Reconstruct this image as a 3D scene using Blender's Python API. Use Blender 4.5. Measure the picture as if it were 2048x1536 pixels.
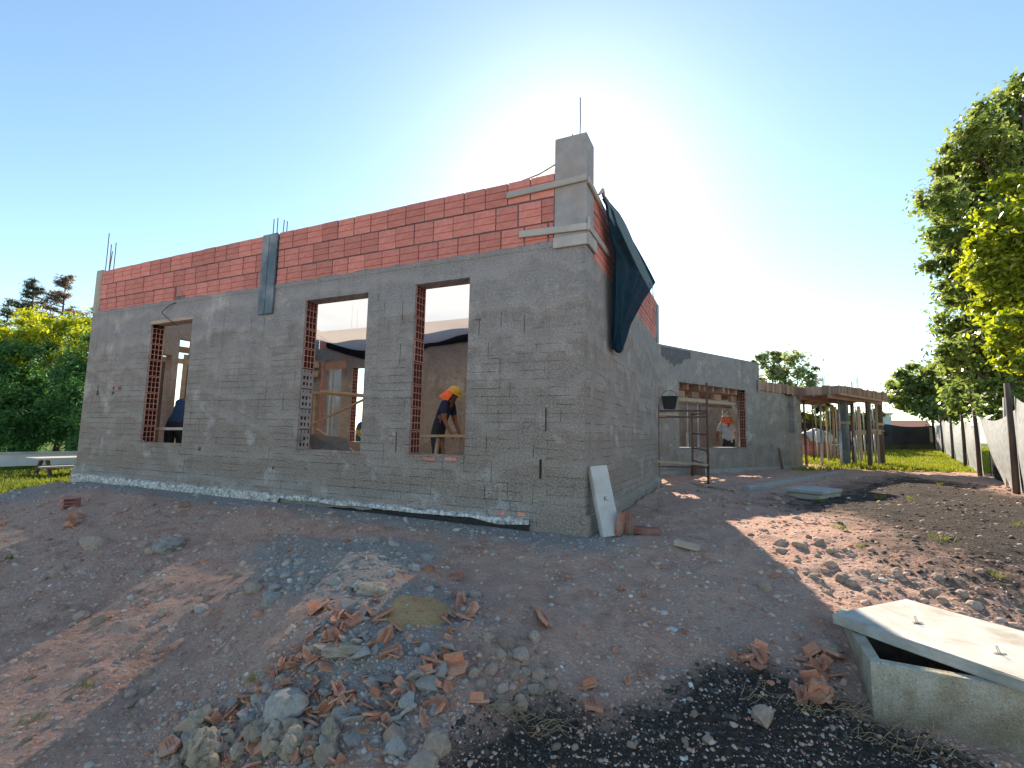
import bpy, bmesh, math, random
import numpy as np
from mathutils import Vector, Matrix

for o_ in list(bpy.data.objects):
    bpy.data.objects.remove(o_)
SC = bpy.context.scene
COL = SC.collection
random.seed(7)
RNG = np.random.default_rng(11)
PI = math.pi

# ------------------------------------------------------------------ camera
FPX, PITCH, ROLL, CAMH = 955.97, 0.1018, 0.0210, 0.89
cp, sp, cr, sr = math.cos(PITCH), math.sin(PITCH), math.cos(ROLL), math.sin(ROLL)
_u0 = np.array([0, -sp, cp])
FWD = np.array([0, cp, sp])
RGT = cr * np.array([1., 0, 0]) + sr * _u0
UPV = -sr * np.array([1., 0, 0]) + cr * _u0
CAMP = np.array([0, 0, CAMH])
cam_data = bpy.data.cameras.new('camera')
cam = bpy.data.objects.new('camera', cam_data)
COL.objects.link(cam)
cam_data.sensor_width = 36
cam_data.lens = FPX / 2048 * 36
cam_data.clip_start = 0.05
cam_data.clip_end = 2000
M = Matrix.Identity(4)
for i in range(3):
    M[i][0], M[i][1], M[i][2], M[i][3] = RGT[i], UPV[i], -FWD[i], CAMP[i]
cam.matrix_world = M
SC.camera = cam

# ------------------------------------------------------------------ sky, sun, exposure
SUN_AZ, SUN_EL = math.radians(6.7), math.radians(28.4)
world = bpy.data.worlds.new('World')
SC.world = world
world.use_nodes = True
wn = world.node_tree
bg = wn.nodes['Background']
sky = wn.nodes.new('ShaderNodeTexSky')
sky.sky_type = 'NISHITA'
sky.sun_disc = False
sky.sun_elevation = SUN_EL
sky.sun_rotation = SUN_AZ
sky.altitude = 0
sky.air_density = 1.0
sky.dust_density = 0.24
sky.ozone_density = 0.0
wb = wn.nodes.new('ShaderNodeMixRGB')      # white balance of the picture, the same over the whole sky
wb.blend_type = 'MULTIPLY'
wb.inputs[0].default_value = 1
wb.inputs[2].default_value = (0.86, 0.985, 1.0, 1)
wn.links.new(sky.outputs[0], wb.inputs[1])
wn.links.new(wb.outputs[0], bg.inputs[0])
bg.inputs[1].default_value = 0.094
sun_data = bpy.data.lights.new('sun', 'SUN')
sun_data.energy = 5.0
sun_data.angle = math.radians(0.5)
sun_data.color = (1.0, 0.84, 0.66)
sun = bpy.data.objects.new('sun', sun_data)
COL.objects.link(sun)
SUND = np.array([math.sin(SUN_AZ) * math.cos(SUN_EL), math.cos(SUN_AZ) * math.cos(SUN_EL), math.sin(SUN_EL)])
sun.rotation_euler = Vector(-SUND).to_track_quat('-Z', 'Y').to_euler()
sun.location = (0, 0, 30)
SC.view_settings.view_transform = 'Standard'
SC.view_settings.look = 'None'
SC.view_settings.gamma = 1
SC.view_settings.exposure = 1.36
SC.view_settings.use_curve_mapping = False
SC.render.engine = 'CYCLES'
SC.cycles.use_denoising = True
SC.cycles.max_bounces = 8
SC.cycles.transparent_max_bounces = 12

# ------------------------------------------------------------------ measuring helpers
TH = 0.4287
DV = np.array([-math.cos(TH), math.sin(TH), 0])
EV = np.array([math.sin(TH), math.cos(TH), 0])
C0 = np.array([.3503, 4.4913, 0])

def ray(px, py):
    return FWD + RGT * (px - 1024) / FPX + UPV * (768 - py) / FPX

def fac(px, py, w=0.0):
    """photo point -> (x, z) on the main building's plane at depth w behind its front"""
    r = ray(px, py)
    t = ((C0 + EV * w - CAMP) @ EV) / (r @ EV)
    q = CAMP + r * t
    return -float((q - C0) @ DV), float(q[2])

def atd(px, py, depth):
    r = ray(px, py)
    return CAMP + r * (depth / r[1])

WA = np.array([3.34, 10.86, 0])
WAZ = math.radians(54.88)
WS = np.array([math.sin(WAZ), math.cos(WAZ), 0])
WN = np.array([-math.cos(WAZ), math.sin(WAZ), 0])

def wng(px, py, y=0.0):
    r = ray(px, py)
    t = ((WA + WN * y - CAMP) @ WN) / (r @ WN)
    q = CAMP + r * t
    return float((q - WA) @ WS), float(q[2])

def wloc(P):
    q = np.asarray(P, float) - WA
    return float(q @ WS), float(q @ WN)

# value noise
_TAB = np.random.default_rng(3).random((257, 257))
_TAB[256] = _TAB[0]
_TAB[:, 256] = _TAB[:, 0]
def vn(x, y, f=1.0, s=0.0):
    x = np.asarray(x, float) * f + s * 17.13 + 1000.37
    y = np.asarray(y, float) * f + s * 9.71 + 1000.73
    xi = np.floor(x).astype(int); yi = np.floor(y).astype(int)
    fx = x - xi; fy = y - yi
    fx = fx * fx * (3 - 2 * fx); fy = fy * fy * (3 - 2 * fy)
    xi = xi % 256; yi = yi % 256
    a = _TAB[xi, yi] * (1 - fx) + _TAB[xi + 1, yi] * fx
    b = _TAB[xi, yi + 1] * (1 - fx) + _TAB[xi + 1, yi + 1] * fx
    return a * (1 - fy) + b * fy
def fbm(x, y, f, o=4, s=0.0):
    v = 0; a = 1; t = 0
    for i in range(o):
        v = v + a * vn(x, y, f * 2 ** i, s + i * 1.7); t += a; a *= .5
    return v / t
def sstep(t):
    t = np.clip(t, 0, 1)
    return t * t * (3 - 2 * t)

def front_dist(x, y):
    return -((x - C0[0]) * EV[0] + (y - C0[1]) * EV[1])
def along(x, y):
    return (x - C0[0]) * DV[0] + (y - C0[1]) * DV[1]

HEAPS = [(-0.95, 2.75, .23, .55), (-1.25, 3.55, .10, .55), (-.35, 2.35, .12, .5), (0.1, 2.75, .07, .45), (-3.6, 3.9, .08, .9), (3.6, 3.7, .07, .8)]
def hbase(x, y):
    x = np.asarray(x, float); y = np.asarray(y, float)
    s = front_dist(x, y)
    t = np.maximum((4.5 - y) / 3.8, np.where(x < .6, s / 3.8, -1))
    z = -0.65 * sstep(t)
    z = z + .35 * sstep((y - 12) / 18) * sstep((x - 7) / 6)
    z = z - .16 * sstep((along(x, y) - 7.5) / 1.3) * sstep((s + 6) / 3)
    ba = (x - 1.72) * .903 - (y - 2.38) * .43; bb_ = (x - 1.72) * .43 + (y - 2.38) * .903
    z = np.where((ba > .04) & (ba < .76) & (bb_ > .04) & (bb_ < .76), z - .55, z)
    for hx, hy, a, r in HEAPS:
        z = z + a * np.exp(-((x - hx) ** 2 + (y - hy) ** 2) / (r * r))
    return z
def hgt(x, y):
    x = np.asarray(x, float); y = np.asarray(y, float)
    z = hbase(x, y)
    s = front_dist(x, y); u = along(x, y)
    inside = (s < 0.02) & (u > -.4) & (u < 8.3) & (s > -4.9)
    r = np.hypot(x, y)
    amp = np.clip(1.2 - r / 40, .3, 1)
    n = .10 * (fbm(x, y, .7, 3, 1) - .5) + .07 * (fbm(x, y, 2.6, 3, 2) - .5) + .035 * (fbm(x, y, 9, 3, 3) - .5)
    n = n + .045 * (fbm(x * .92 + y * .38, (y * .92 - x * .38) * .22, 3.2, 3, 6) - .5) * (s > .3)
    edge = np.clip(s / .5, .12, 1)
    n = np.where((u > -.6) & (u < 8.6) & (s > -.3), n * edge, n)
    return z + np.where(inside, -.02, n * amp)

def gnd(px, py):
    """photo point -> point on the ground surface"""
    r = ray(px, py)
    lo = None
    t = .6
    while t < 120:
        q = CAMP + r * t
        if q[2] < float(hgt(q[0], q[1])):
            break
        lo = t; t *= 1.02
    a, b = lo or .5, t
    for _ in range(20):
        m_ = (a + b) / 2
        q = CAMP + r * m_
        if q[2] < float(hgt(q[0], q[1])): b = m_
        else: a = m_
    return CAMP + r * b

# ------------------------------------------------------------------ materials
def lin(c):
    return tuple(c) + (1.0,)

class NT:
    def __init__(s, name):
        s.m = bpy.data.materials.new(name)
        s.m.use_nodes = True
        s.t = s.m.node_tree
        s.b = s.t.nodes['Principled BSDF']
        s.out = s.t.nodes['Material Output']
    def n(s, typ, **kw):
        nd = s.t.nodes.new('ShaderNode' + typ)
        for k, v in kw.items():
            if k.startswith('i_'):
                nd.inputs[k[2:].replace('_', ' ')].default_value = v
            else:
                setattr(nd, k, v)
        return nd
    def l(s, a, b):
        s.t.links.new(a, b)
    def coord(s, kind='Object'):
        return s.n('TexCoord').outputs[kind]
    def noise(s, vec, scale, detail=5, rough=.6):
        nd = s.n('TexNoise')
        nd.inputs['Scale'].default_value = scale
        nd.inputs['Detail'].default_value = detail
        nd.inputs['Roughness'].default_value = rough
        if vec is not None: s.l(vec, nd.inputs['Vector'])
        return nd.outputs['Fac']
    def rng(s, v, a, b, c=0., d=1.):
        nd = s.n('MapRange')
        s.l(v, nd.inputs[0])
        for i, x in enumerate((a, b, c, d)): nd.inputs[i + 1].default_value = x
        return nd.outputs[0]
    def mix(s, f, a, b, mode='MIX'):
        nd = s.n('MixRGB', blend_type=mode)
        for i, x in enumerate((f, a, b)):
            if isinstance(x, (int, float)): nd.inputs[i].default_value = x if i == 0 else (x, x, x, 1)
            elif isinstance(x, tuple): nd.inputs[i].default_value = lin(x) if len(x) == 3 else x
            else: s.l(x, nd.inputs[i])
        return nd.outputs[0]
    def math(s, op, a, b=0., clamp=False):
        nd = s.n('Math', operation=op, use_clamp=clamp)
        for i, x in enumerate((a, b)):
            if isinstance(x, (int, float)): nd.inputs[i].default_value = x
            else: s.l(x, nd.inputs[i])
        return nd.outputs[0]
    def bump(s, h, strength=.5, dist=.01):
        nd = s.n('Bump')
        nd.inputs['Strength'].default_value = strength
        nd.inputs['Distance'].default_value = dist
        s.l(h, nd.inputs['Height'])
        s.l(nd.outputs[0], s.b.inputs['Normal'])
        return nd
    def attr(s, name):
        return s.n('Attribute', attribute_name=name)
    def color(s, c):
        s.l(c, s.b.inputs['Base Color'])

def simple(name, c1, c2, scale=8, rough=.85, bump=.3, bscale=60, bd=.004, rnd=0., c3=None, metallic=0., spec=.3, stretch=None):
    k = NT(name)
    v = k.coord()
    if stretch:
        mp = k.n('Mapping'); mp.inputs['Scale'].default_value = stretch
        k.l(v, mp.inputs['Vector']); v = mp.outputs[0]
    f = k.rng(k.noise(v, scale, 6), .3, .7)
    c = k.mix(f, c1, c2)
    if c3:
        c = k.mix(k.rng(k.noise(v, scale * .37, 4), .5, .68), c, c3)
    if rnd:
        oi = k.n('ObjectInfo')
        h = k.n('HueSaturation')
        k.l(k.rng(oi.outputs['Random'], 0, 1, 1 - rnd, 1 + rnd), h.inputs['Value'])
        k.l(c, h.inputs['Color']); c = h.outputs[0]
    k.color(c)
    k.b.inputs['Roughness'].default_value = rough
    k.b.inputs['Metallic'].default_value = metallic
    k.b.inputs['Specular IOR Level'].default_value = spec
    if bump: k.bump(k.noise(v, bscale, 6, .65), bump, bd)
    return k.m

def plaster_mat(name, seed=0., courses=True):
    k = NT(name)
    oc = k.coord()
    sx = k.n('SeparateXYZ'); k.l(oc, sx.inputs[0])
    h = k.math('ADD', sx.outputs[0], sx.outputs[1])
    cv = k.n('CombineXYZ'); k.l(h, cv.inputs[0]); k.l(sx.outputs[2], cv.inputs[1]); cv.inputs[2].default_value = seed
    v = cv.outputs[0]
    z = sx.outputs[2]
    big = k.noise(v, .9, 5, .62)
    mid = k.noise(v, 4.5, 7, .68)
    fine = k.noise(v, 55, 6, .7)
    c = k.mix(k.rng(mid, .32, .68), (.215, .205, .192), (.375, .36, .34))
    # first coat lower down is browner, the top band is a smoother grey second coat
    low = k.rng(k.math('ADD', z, k.math('MULTIPLY', big, -1.6)), -.2, 1.6, 1., 0.)
    c = k.mix(k.math('MULTIPLY', low, .8), c, k.mix(k.rng(fine, .3, .7), (.215, .172, .138), (.345, .29, .24)))
    top = k.rng(k.math('ADD', z, k.math('MULTIPLY', k.noise(v, 2.2, 4), .5)), 2.45, 2.62)
    c = k.mix(k.math('MULTIPLY', top, .6), c, (.30, .30, .298))
    c = k.mix(k.rng(k.noise(v, 1.7, 6, .7), .56, .70), c, (.47, .455, .43))
    c = k.mix(k.math('MULTIPLY', k.rng(k.noise(v, 3.1, 7, .75), .60, .72), .6), c, (.15, .143, .138))
    c = k.mix(.62, c, k.mix(k.rng(fine, .25, .75), (.12, .12, .12), (.86, .86, .86)), 'OVERLAY')
    hgt_ = k.math('ADD', k.math('MULTIPLY', fine, .35), k.math('MULTIPLY', k.noise(v, 14, 6, .7), 1.1))
    mp = k.n('Mapping'); mp.inputs['Scale'].default_value = (7, .55, 1); k.l(v, mp.inputs['Vector'])
    c = k.mix(k.math('MULTIPLY', k.rng(k.noise(mp.outputs[0], 1., 5, .65), .56, .72), .45), c, (.15, .145, .14))
    wv = k.n('TexWave', wave_type='RINGS'); wv.inputs['Scale'].default_value = .8; wv.inputs['Distortion'].default_value = 9; wv.inputs['Detail'].default_value = 4; wv.inputs['Detail Scale'].default_value = 1.4
    k.l(v, wv.inputs['Vector'])
    c = k.mix(k.math('MULTIPLY', k.rng(wv.outputs['Fac'], .55, 1.), .16), c, (.52, .505, .48))
    hgt_ = k.math('ADD', hgt_, k.math('MULTIPLY', wv.outputs['Fac'], .7))
    if courses:
        wob = k.n('TexNoise'); wob.inputs['Scale'].default_value = 3.
        k.l(v, wob.inputs['Vector'])
        vv = k.n('VectorMath', operation='MULTIPLY_ADD')
        k.l(wob.outputs['Color'], vv.inputs[0]); vv.inputs[1].default_value = (.012, .012, 0); k.l(v, vv.inputs[2])
        def br(w, hh, ms, off):
            b = k.n('TexBrick', offset=off)
            k.l(vv.outputs[0], b.inputs['Vector'])
            b.inputs['Scale'].default_value = 1
            b.inputs['Mortar Size'].default_value = ms
            b.inputs['Mortar Smooth'].default_value = .3
            b.inputs['Brick Width'].default_value = w
            b.inputs['Row Height'].default_value = hh
            return b.outputs['Fac']
        ma = k.rng(k.noise(v, 2.7, 4, .7), .52, .66)
        mb = k.rng(k.noise(v, 2.4, 5, .75), .48, .64)
        fade = k.rng(z, 1.2, 2.4, 1., .08)
        g = k.math('MAXIMUM', k.math('MULTIPLY', br(.255, .25, .0035, .5), ma), k.math('MULTIPLY', k.math('MULTIPLY', br(60, .0833, .0028, 0), mb), .75))
        g = k.math('MULTIPLY', g, fade)
        c = k.mix(k.math('MULTIPLY', g, .75), c, (.06, .05, .043))
        hgt_ = k.math('SUBTRACT', hgt_, k.math('MULTIPLY', g, 2.4))
    k.color(c)
    k.b.inputs['Roughness'].default_value = .93
    k.b.inputs['Specular IOR Level'].default_value = .15
    k.bump(hgt_, 1., .018)
    return k.m

def attr_mat(name, rough=.95, trans=0., bump=0., bscale=40, spec=.2):
    """colour from the mesh's own per-piece colours"""
    k = NT(name)
    a = k.attr('col').outputs['Color']
    v = k.coord()
    c = k.mix(.55, a, k.mix(k.noise(v, bscale, 4), (.15, .15, .15), (.85, .85, .85)), 'OVERLAY') if bump else a
    k.color(c)
    k.b.inputs['Roughness'].default_value = rough
    k.b.inputs['Specular IOR Level'].default_value = spec
    if bump: k.bump(k.noise(v, bscale * 1.5, 5), bump, .005)
    if trans:
        tr = k.n('BsdfTranslucent')
        hs = k.n('HueSaturation'); hs.inputs['Value'].default_value = 1.9; hs.inputs['Saturation'].default_value = 1.1
        hs.inputs['Hue'].default_value = .485
        k.l(a, hs.inputs['Color']); k.l(hs.outputs[0], tr.inputs[0])
        mx = k.n('MixShader'); mx.inputs[0].default_value = trans
        k.l(k.b.outputs[0], mx.inputs[1]); k.l(tr.outputs[0], mx.inputs[2])
        k.l(mx.outputs[0], k.out.inputs[0])
    return k.m

def net_mat(name, col, trans_col, alpha, transl=.5, spark=0., weave=0.):
    """woven shade cloth: partly see-through, partly lets light glow through its threads"""
    k = NT(name)
    v = k.coord()
    c = k.mix(k.rng(k.noise(v, 9, 5), .35, .65), tuple(x * .75 for x in col), tuple(min(1, x * 1.2) for x in col))
    if weave:
        w1 = k.n('TexWave', bands_direction='Z'); w1.inputs['Scale'].default_value = weave; k.l(v, w1.inputs['Vector'])
        c = k.mix(k.math('MULTIPLY', w1.outputs['Fac'], .18), c, tuple(x * .55 for x in col))
    k.color(c)
    k.b.inputs['Roughness'].default_value = .8
    k.b.inputs['Specular IOR Level'].default_value = .1
    tl = k.n('BsdfTranslucent'); tl.inputs[0].default_value = lin(trans_col)
    m1 = k.n('MixShader'); m1.inputs[0].default_value = transl
    k.l(k.b.outputs[0], m1.inputs[1]); k.l(tl.outputs[0], m1.inputs[2])
    tp = k.n('BsdfTransparent')
    m2 = k.n('MixShader')
    if spark:
        f = k.rng(k.noise(v, 90, 2, .8), .62, .72)
        k.l(k.math('MAXIMUM', k.math('MULTIPLY', f, 1.), alpha), m2.inputs[0])
    else:
        m2.inputs[0].default_value = alpha
    k.l(tp.outputs[0], m2.inputs[2] if not spark else m2.inputs[1])
    if spark:
        k.l(m1.outputs[0], m2.inputs[2])
    else:
        k.l(m1.outputs[0], m2.inputs[1])
        m2.inputs[0].default_value = 1 - alpha
    k.l(m2.outputs[0], k.out.inputs[0])
    return k.m

def ground_mat():
    k = NT('bare_earth')
    v = k.coord()
    def at(n): return k.attr(n).outputs['Fac']
    n1 = k.noise(v, 1.3, 6, .65); n2 = k.noise(v, 7, 7, .7); n3 = k.noise(v, 45, 6, .75); n4 = k.noise(v, 160, 3, .7)
    soil = k.mix(k.rng(n2, .3, .7), (.45, .26, .20), (.67, .455, .355))
    soil = k.mix(k.rng(n1, .42, .62), soil, k.mix(k.rng(n3, .35, .65), (.47, .295, .225), (.66, .47, .375)))
    soil = k.mix(k.math('MULTIPLY', k.rng(k.noise(v, 3.3, 5, .7), .55, .68), .75), soil, (.38, .21, .145))
    grey = k.mix(k.rng(n3, .3, .7), (.28, .245, .22), (.50, .45, .41))
    dark = k.mix(k.rng(n3, .35, .7), (.030, .026, .024), (.12, .098, .082))
    sand = k.mix(k.rng(n3, .35, .65), (.60, .36, .16), (.72, .49, .26))
    turf = k.mix(k.rng(n2, .35, .65), (.055, .085, .022), (.13, .155, .05))
    c = k.mix(k.rng(k.math('ADD', at('grey'), k.math('MULTIPLY', n2, .6)), .65, .95), soil, grey)
    c = k.mix(k.rng(k.math('ADD', at('dark'), k.math('ADD', k.math('MULTIPLY', n2, .9), k.math('MULTIPLY', n1, .7))), 1.15, 1.55), c, dark)
    c = k.mix(k.rng(k.math('ADD', at('sand'), k.math('MULTIPLY', n2, .5)), .65, .9), c, sand)
    c = k.mix(k.rng(k.math('ADD', at('turf'), k.math('MULTIPLY', n2, .6)), .65, .95), c, turf)
    c = k.mix(.45, c, k.mix(n4, (.1, .1, .1), (.9, .9, .9)), 'OVERLAY')
    k.color(c)
    k.b.inputs['Roughness'].default_value = 1.
    k.b.inputs['Specular IOR Level'].default_value = .08
    vo = k.n('TexVoronoi'); vo.inputs['Scale'].default_value = 38; k.l(v, vo.inputs['Vector'])
    h = k.math('ADD', k.math('MULTIPLY', n3, 1.2), k.math('ADD', k.math('MULTIPLY', n4, .4), k.math('MULTIPLY', k.math('SUBTRACT', 1., vo.outputs['Distance']), .6)))
    k.bump(h, 1., .02)
    return k.m

MT = {}
MT['plaster'] = plaster_mat('rough_cement_plaster')
MT['plaster_wing'] = plaster_mat('grey_cement_plaster', 5.3, False)
MT['concrete'] = simple('cast_concrete', (.27, .275, .275), (.40, .40, .39), 7, .85, .35, 50, .004, c3=(.33, .30, .27))
MT['pale_concrete'] = simple('pale_concrete', (.36, .34, .28), (.47, .45, .38), 5, .9, .5, 90, .003, c3=(.27, .24, .18))
def stained_concrete():
    k = NT('stained_precast_concrete'); v = k.coord()
    sx = k.n('SeparateXYZ'); k.l(v, sx.inputs[0])
    c = k.mix(k.rng(k.noise(v, 9, 7, .7), .3, .7), (.37, .345, .27), (.50, .475, .395))
    c = k.mix(k.rng(k.noise(v, 3.2, 6, .7), .48, .66), c, (.31, .265, .18))
    sp_ = k.rng(k.math('ADD', sx.outputs[2], k.math('MULTIPLY', k.noise(v, 7, 6, .7), -.34)), -.18, .02, 1., 0.)
    c = k.mix(k.math('MULTIPLY', sp_, .75), c, (.16, .13, .10))
    c = k.mix(.6, c, k.mix(k.rng(k.noise(v, 150, 3, .7), .25, .75), (.15, .15, .15), (.85, .85, .85)), 'OVERLAY')
    vo = k.n('TexVoronoi'); vo.inputs['Scale'].default_value = 42; k.l(v, vo.inputs['Vector'])
    pit = k.rng(vo.outputs['Distance'], .05, .16)
    c = k.mix(k.math('MULTIPLY', k.math('SUBTRACT', 1., pit), .7), c, (.12, .11, .09))
    k.color(c); k.b.inputs['Roughness'].default_value = .95; k.b.inputs['Specular IOR Level'].default_value = .1
    k.bump(k.math('ADD', k.noise(v, 90, 5, .7), pit), .7, .005)
    return k.m
MT['stained'] = stained_concrete()
MT['pale_lid'] = simple('pale_lid_concrete', (.40, .385, .34), (.54, .525, .48), 11, .9, .5, 120, .003, c3=(.34, .315, .26))
MT['white_concrete'] = simple('new_white_concrete', (.46, .455, .43), (.58, .575, .55), 6, .85, .35, 90, .002, c3=(.38, .37, .335))
MT['brick'] = simple('hollow_brick_clay', (.54, .190, .150), (.65, .285, .235), 14, .85, .4, 90, .003, rnd=.17, c3=(.44, .175, .17))
MT['brick_in'] = simple('hollow_brick_ends', (.42, .19, .15), (.54, .28, .23), 14, .9, .3, 90, .002, rnd=.15)
MT['cell_shade'] = simple('painted_cell_shade', (.10, .035, .03), (.17, .06, .05), 14, .95, .3, 90, .002)  # shade inside the block cells, painted as a darker clay colour
MT['brick_grey'] = simple('mortar_smeared_brick', (.26, .245, .24), (.36, .34, .33), 10, .9, .5, 50, .006, rnd=.1)
MT['shard'] = simple('broken_clay', (.42, .16, .09), (.56, .27, .17), 11, .9, .4, 70, .003, rnd=.28, c3=(.40, .30, .24))
MT['solid_brick'] = simple('solid_red_brick', (.26, .10, .07), (.36, .16, .115), 16, .9, .5, 60, .004, rnd=.15, c3=(.33, .21, .16))
MT['mortar'] = simple('grey_mortar', (.13, .13, .135), (.22, .215, .215), 12, .95, .6, 60, .006)
MT['wood'] = simple('weathered_formwork_timber', (.36, .28, .20), (.50, .41, .31), 5, .8, .4, 40, .003, rnd=.2, stretch=(1, 1, 6), c3=(.32, .27, .22))
MT['wood_red'] = simple('reddish_formwork_boards', (.29, .17, .12), (.40, .26, .195), 5, .8, .4, 40, .003, rnd=.3, stretch=(1, 1, .4), c3=(.28, .20, .16))
MT['wood_grey'] = simple('grey_old_board', (.36, .36, .33), (.48, .47, .43), 5, .85, .35, 40, .003, rnd=.1)
MT['post_wood'] = simple('round_fence_post_wood', (.085, .06, .048), (.17, .125, .095), 7, .9, .6, 25, .008, rnd=.2, stretch=(1, 1, .25))
MT['painted'] = simple('blue_grey_painted_board', (.075, .115, .145), (.13, .18, .21), 5, .6, .35, 30, .003, c3=(.30, .33, .34))
MT['steel'] = simple('galvanised_steel', (.34, .36, .38), (.48, .50, .52), 12, .45, .1, 40, .001, metallic=.4, rnd=.2)
MT['rust'] = simple('rusty_steel', (.10, .055, .04), (.17, .10, .075), 12, .8, .3, 60, .001, rnd=.2)
MT['rebar'] = simple('dark_reinforcing_bar', (.045, .045, .05), (.09, .08, .075), 20, .7, .3, 90, .001)
MT['tar'] = simple('black_bitumen', (.008, .008, .009), (.03, .03, .032), 14, .55, .5, 40, .006)
MT['foil'] = simple('silver_foil_membrane', (.16, .155, .15), (.85, .85, .83), 34, .45, .8, 40, .01, metallic=.3, c3=(.17, .16, .155))  # bright patches in the colour stand in for glints on the foil
MT['black'] = simple('black_plastic', (.012, .013, .015), (.03, .03, .032), 10, .5, .1)
MT['bucket'] = simple('dark_rubber_bucket', (.016, .022, .028), (.035, .042, .048), 10, .6, .1)
MT['stone'] = simple('dusty_stone', (.36, .25, .185), (.52, .395, .31), 9, .95, .8, 38, .010, rnd=.25, c3=(.33, .27, .23))
MT['stone_grey'] = simple('grey_stone', (.32, .28, .245), (.48, .435, .39), 9, .95, .8, 38, .010, rnd=.22)
MT['mortar_lump'] = simple('yellowish_mortar_lump', (.48, .36, .25), (.62, .50, .38), 12, .95, .9, 45, .012, rnd=.15)
MT['tarp'] = net_mat('dark_teal_shade_cloth', (.012, .042, .065), (.02, .06, .09), .96, .25, weave=30)
MT['net'] = net_mat('thin_shade_net', (.30, .30, .30), (.50, .45, .40), .80, .7, spark=1)
MT['net_dark'] = net_mat('dark_net_hem', (.012, .018, .026), (.01, .02, .03), .97, .2)
MT['fence_white'] = net_mat('pale_grey_shade_cloth', (.40, .415, .41), (.30, .31, .31), .98, .2, weave=45)
MT['fence_black'] = net_mat('black_shade_cloth', (.012, .014, .017), (.008, .010, .013), .97, .2, weave=30)
MT['leaf'] = attr_mat('leaves', .38, .50, spec=.6)
MT['leaf_matt'] = attr_mat('soft_leaves', .7, .38)
MT['grass'] = attr_mat('grass_blades', .7, .35)
MT['pebble'] = attr_mat('gravel_stones', .97, 0, .5, 60)
MT['bark'] = simple('bark', (.06, .045, .034), (.13, .10, .08), 6, .95, .8, 20, .02, stretch=(1, 1, .3))
MT['straw'] = simple('dry_roots', (.30, .21, .11), (.44, .33, .19), 20, .9, 0)
MT['white_paint'] = simple('whitewashed_wall', (.52, .53, .53), (.66, .67, .67), 3, .9, .2, 30)
MT['roof_tile'] = simple('far_clay_roof', (.30, .13, .09), (.42, .20, .14), 6, .9, .4, 20)
MT['far_wall'] = simple('far_brick_wall', (.36, .22, .17), (.46, .30, .24), 6, .9, .4, 20)
MT['ground'] = ground_mat()

# ------------------------------------------------------------------ mesh helpers
class MB:
    def __init__(s):
        s.v = []; s.f = []
    def add(s, vs, fs):
        n = len(s.v)
        s.v += [tuple(map(float, p)) for p in vs]
        s.f += [tuple(i + n for i in f) for f in fs]
        return s
    def box(s, x0, x1, y0, y1, z0, z1):
        v = [(x0, y0, z0), (x1, y0, z0), (x1, y1, z0), (x0, y1, z0), (x0, y0, z1), (x1, y0, z1), (x1, y1, z1), (x0, y1, z1)]
        return s.add(v, [(0, 3, 2, 1), (4, 5, 6, 7), (0, 1, 5, 4), (1, 2, 6, 5), (2, 3, 7, 6), (3, 0, 4, 7)])
    def bar(s, a, b, w, h, up=(0, 0, 1)):
        """rectangular bar from a to b, w across, h along up"""
        a = Vector(a); b = Vector(b); d = (b - a).normalized()
        u = Vector(up); r = d.cross(u)
        if r.length < 1e-4: r = d.cross(Vector((1, 0, 0)))
        r.normalize(); u = r.cross(d).normalized()
        v = []
        for p in (a, b):
            for i, j in ((-1, -1), (1, -1), (1, 1), (-1, 1)):
                v.append(p + r * (i * w / 2) + u * (j * h / 2))
        return s.add(v, [(3, 2, 1, 0), (4, 5, 6, 7), (0, 1, 5, 4), (1, 2, 6, 5), (2, 3, 7, 6), (3, 0, 4, 7)])
    def tube(s, pts, rad, seg=8, cap=True):
        pts = [Vector(p) for p in pts]
        if not hasattr(rad, '__len__'): rad = [rad] * len(pts)
        rings = []
        prev = None
        for i, p in enumerate(pts):
            d = (pts[min(i + 1, len(pts) - 1)] - pts[max(i - 1, 0)]).normalized()
            r = d.cross(Vector((0, 0, 1))) if prev is None else prev - d * prev.dot(d)
            if r.length < 1e-3: r = d.cross(Vector((1, 0, 0)))
            r.normalize(); prev = r
            u = d.cross(r)
            rings.append([p + (r * math.cos(2 * PI * k / seg) + u * math.sin(2 * PI * k / seg)) * rad[i] for k in range(seg)])
        v = [q for rg in rings for q in rg]
        f = []
        for i in range(len(pts) - 1):
            for k in range(seg):
                k2 = (k + 1) % seg
                f.append((i * seg + k, i * seg + k2, (i + 1) * seg + k2, (i + 1) * seg + k))
        if cap:
            f.append(tuple(range(seg - 1, -1, -1)))
            f.append(tuple((len(pts) - 1) * seg + k for k in range(seg)))
        return s.add(v, f)
    def mesh(s, name, mat, smooth=False):
        me = bpy.data.meshes.new(name)
        me.from_pydata(s.v, [], s.f)
        if mat is not None: me.materials.append(mat)
        if smooth: me.polygons.foreach_set('use_smooth', [True] * len(me.polygons))
        me.update()
        return me
    def build(s, name, mat, parent=None, smooth=False):
        return obj(name, s.mesh(name, mat, smooth), parent)

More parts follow.
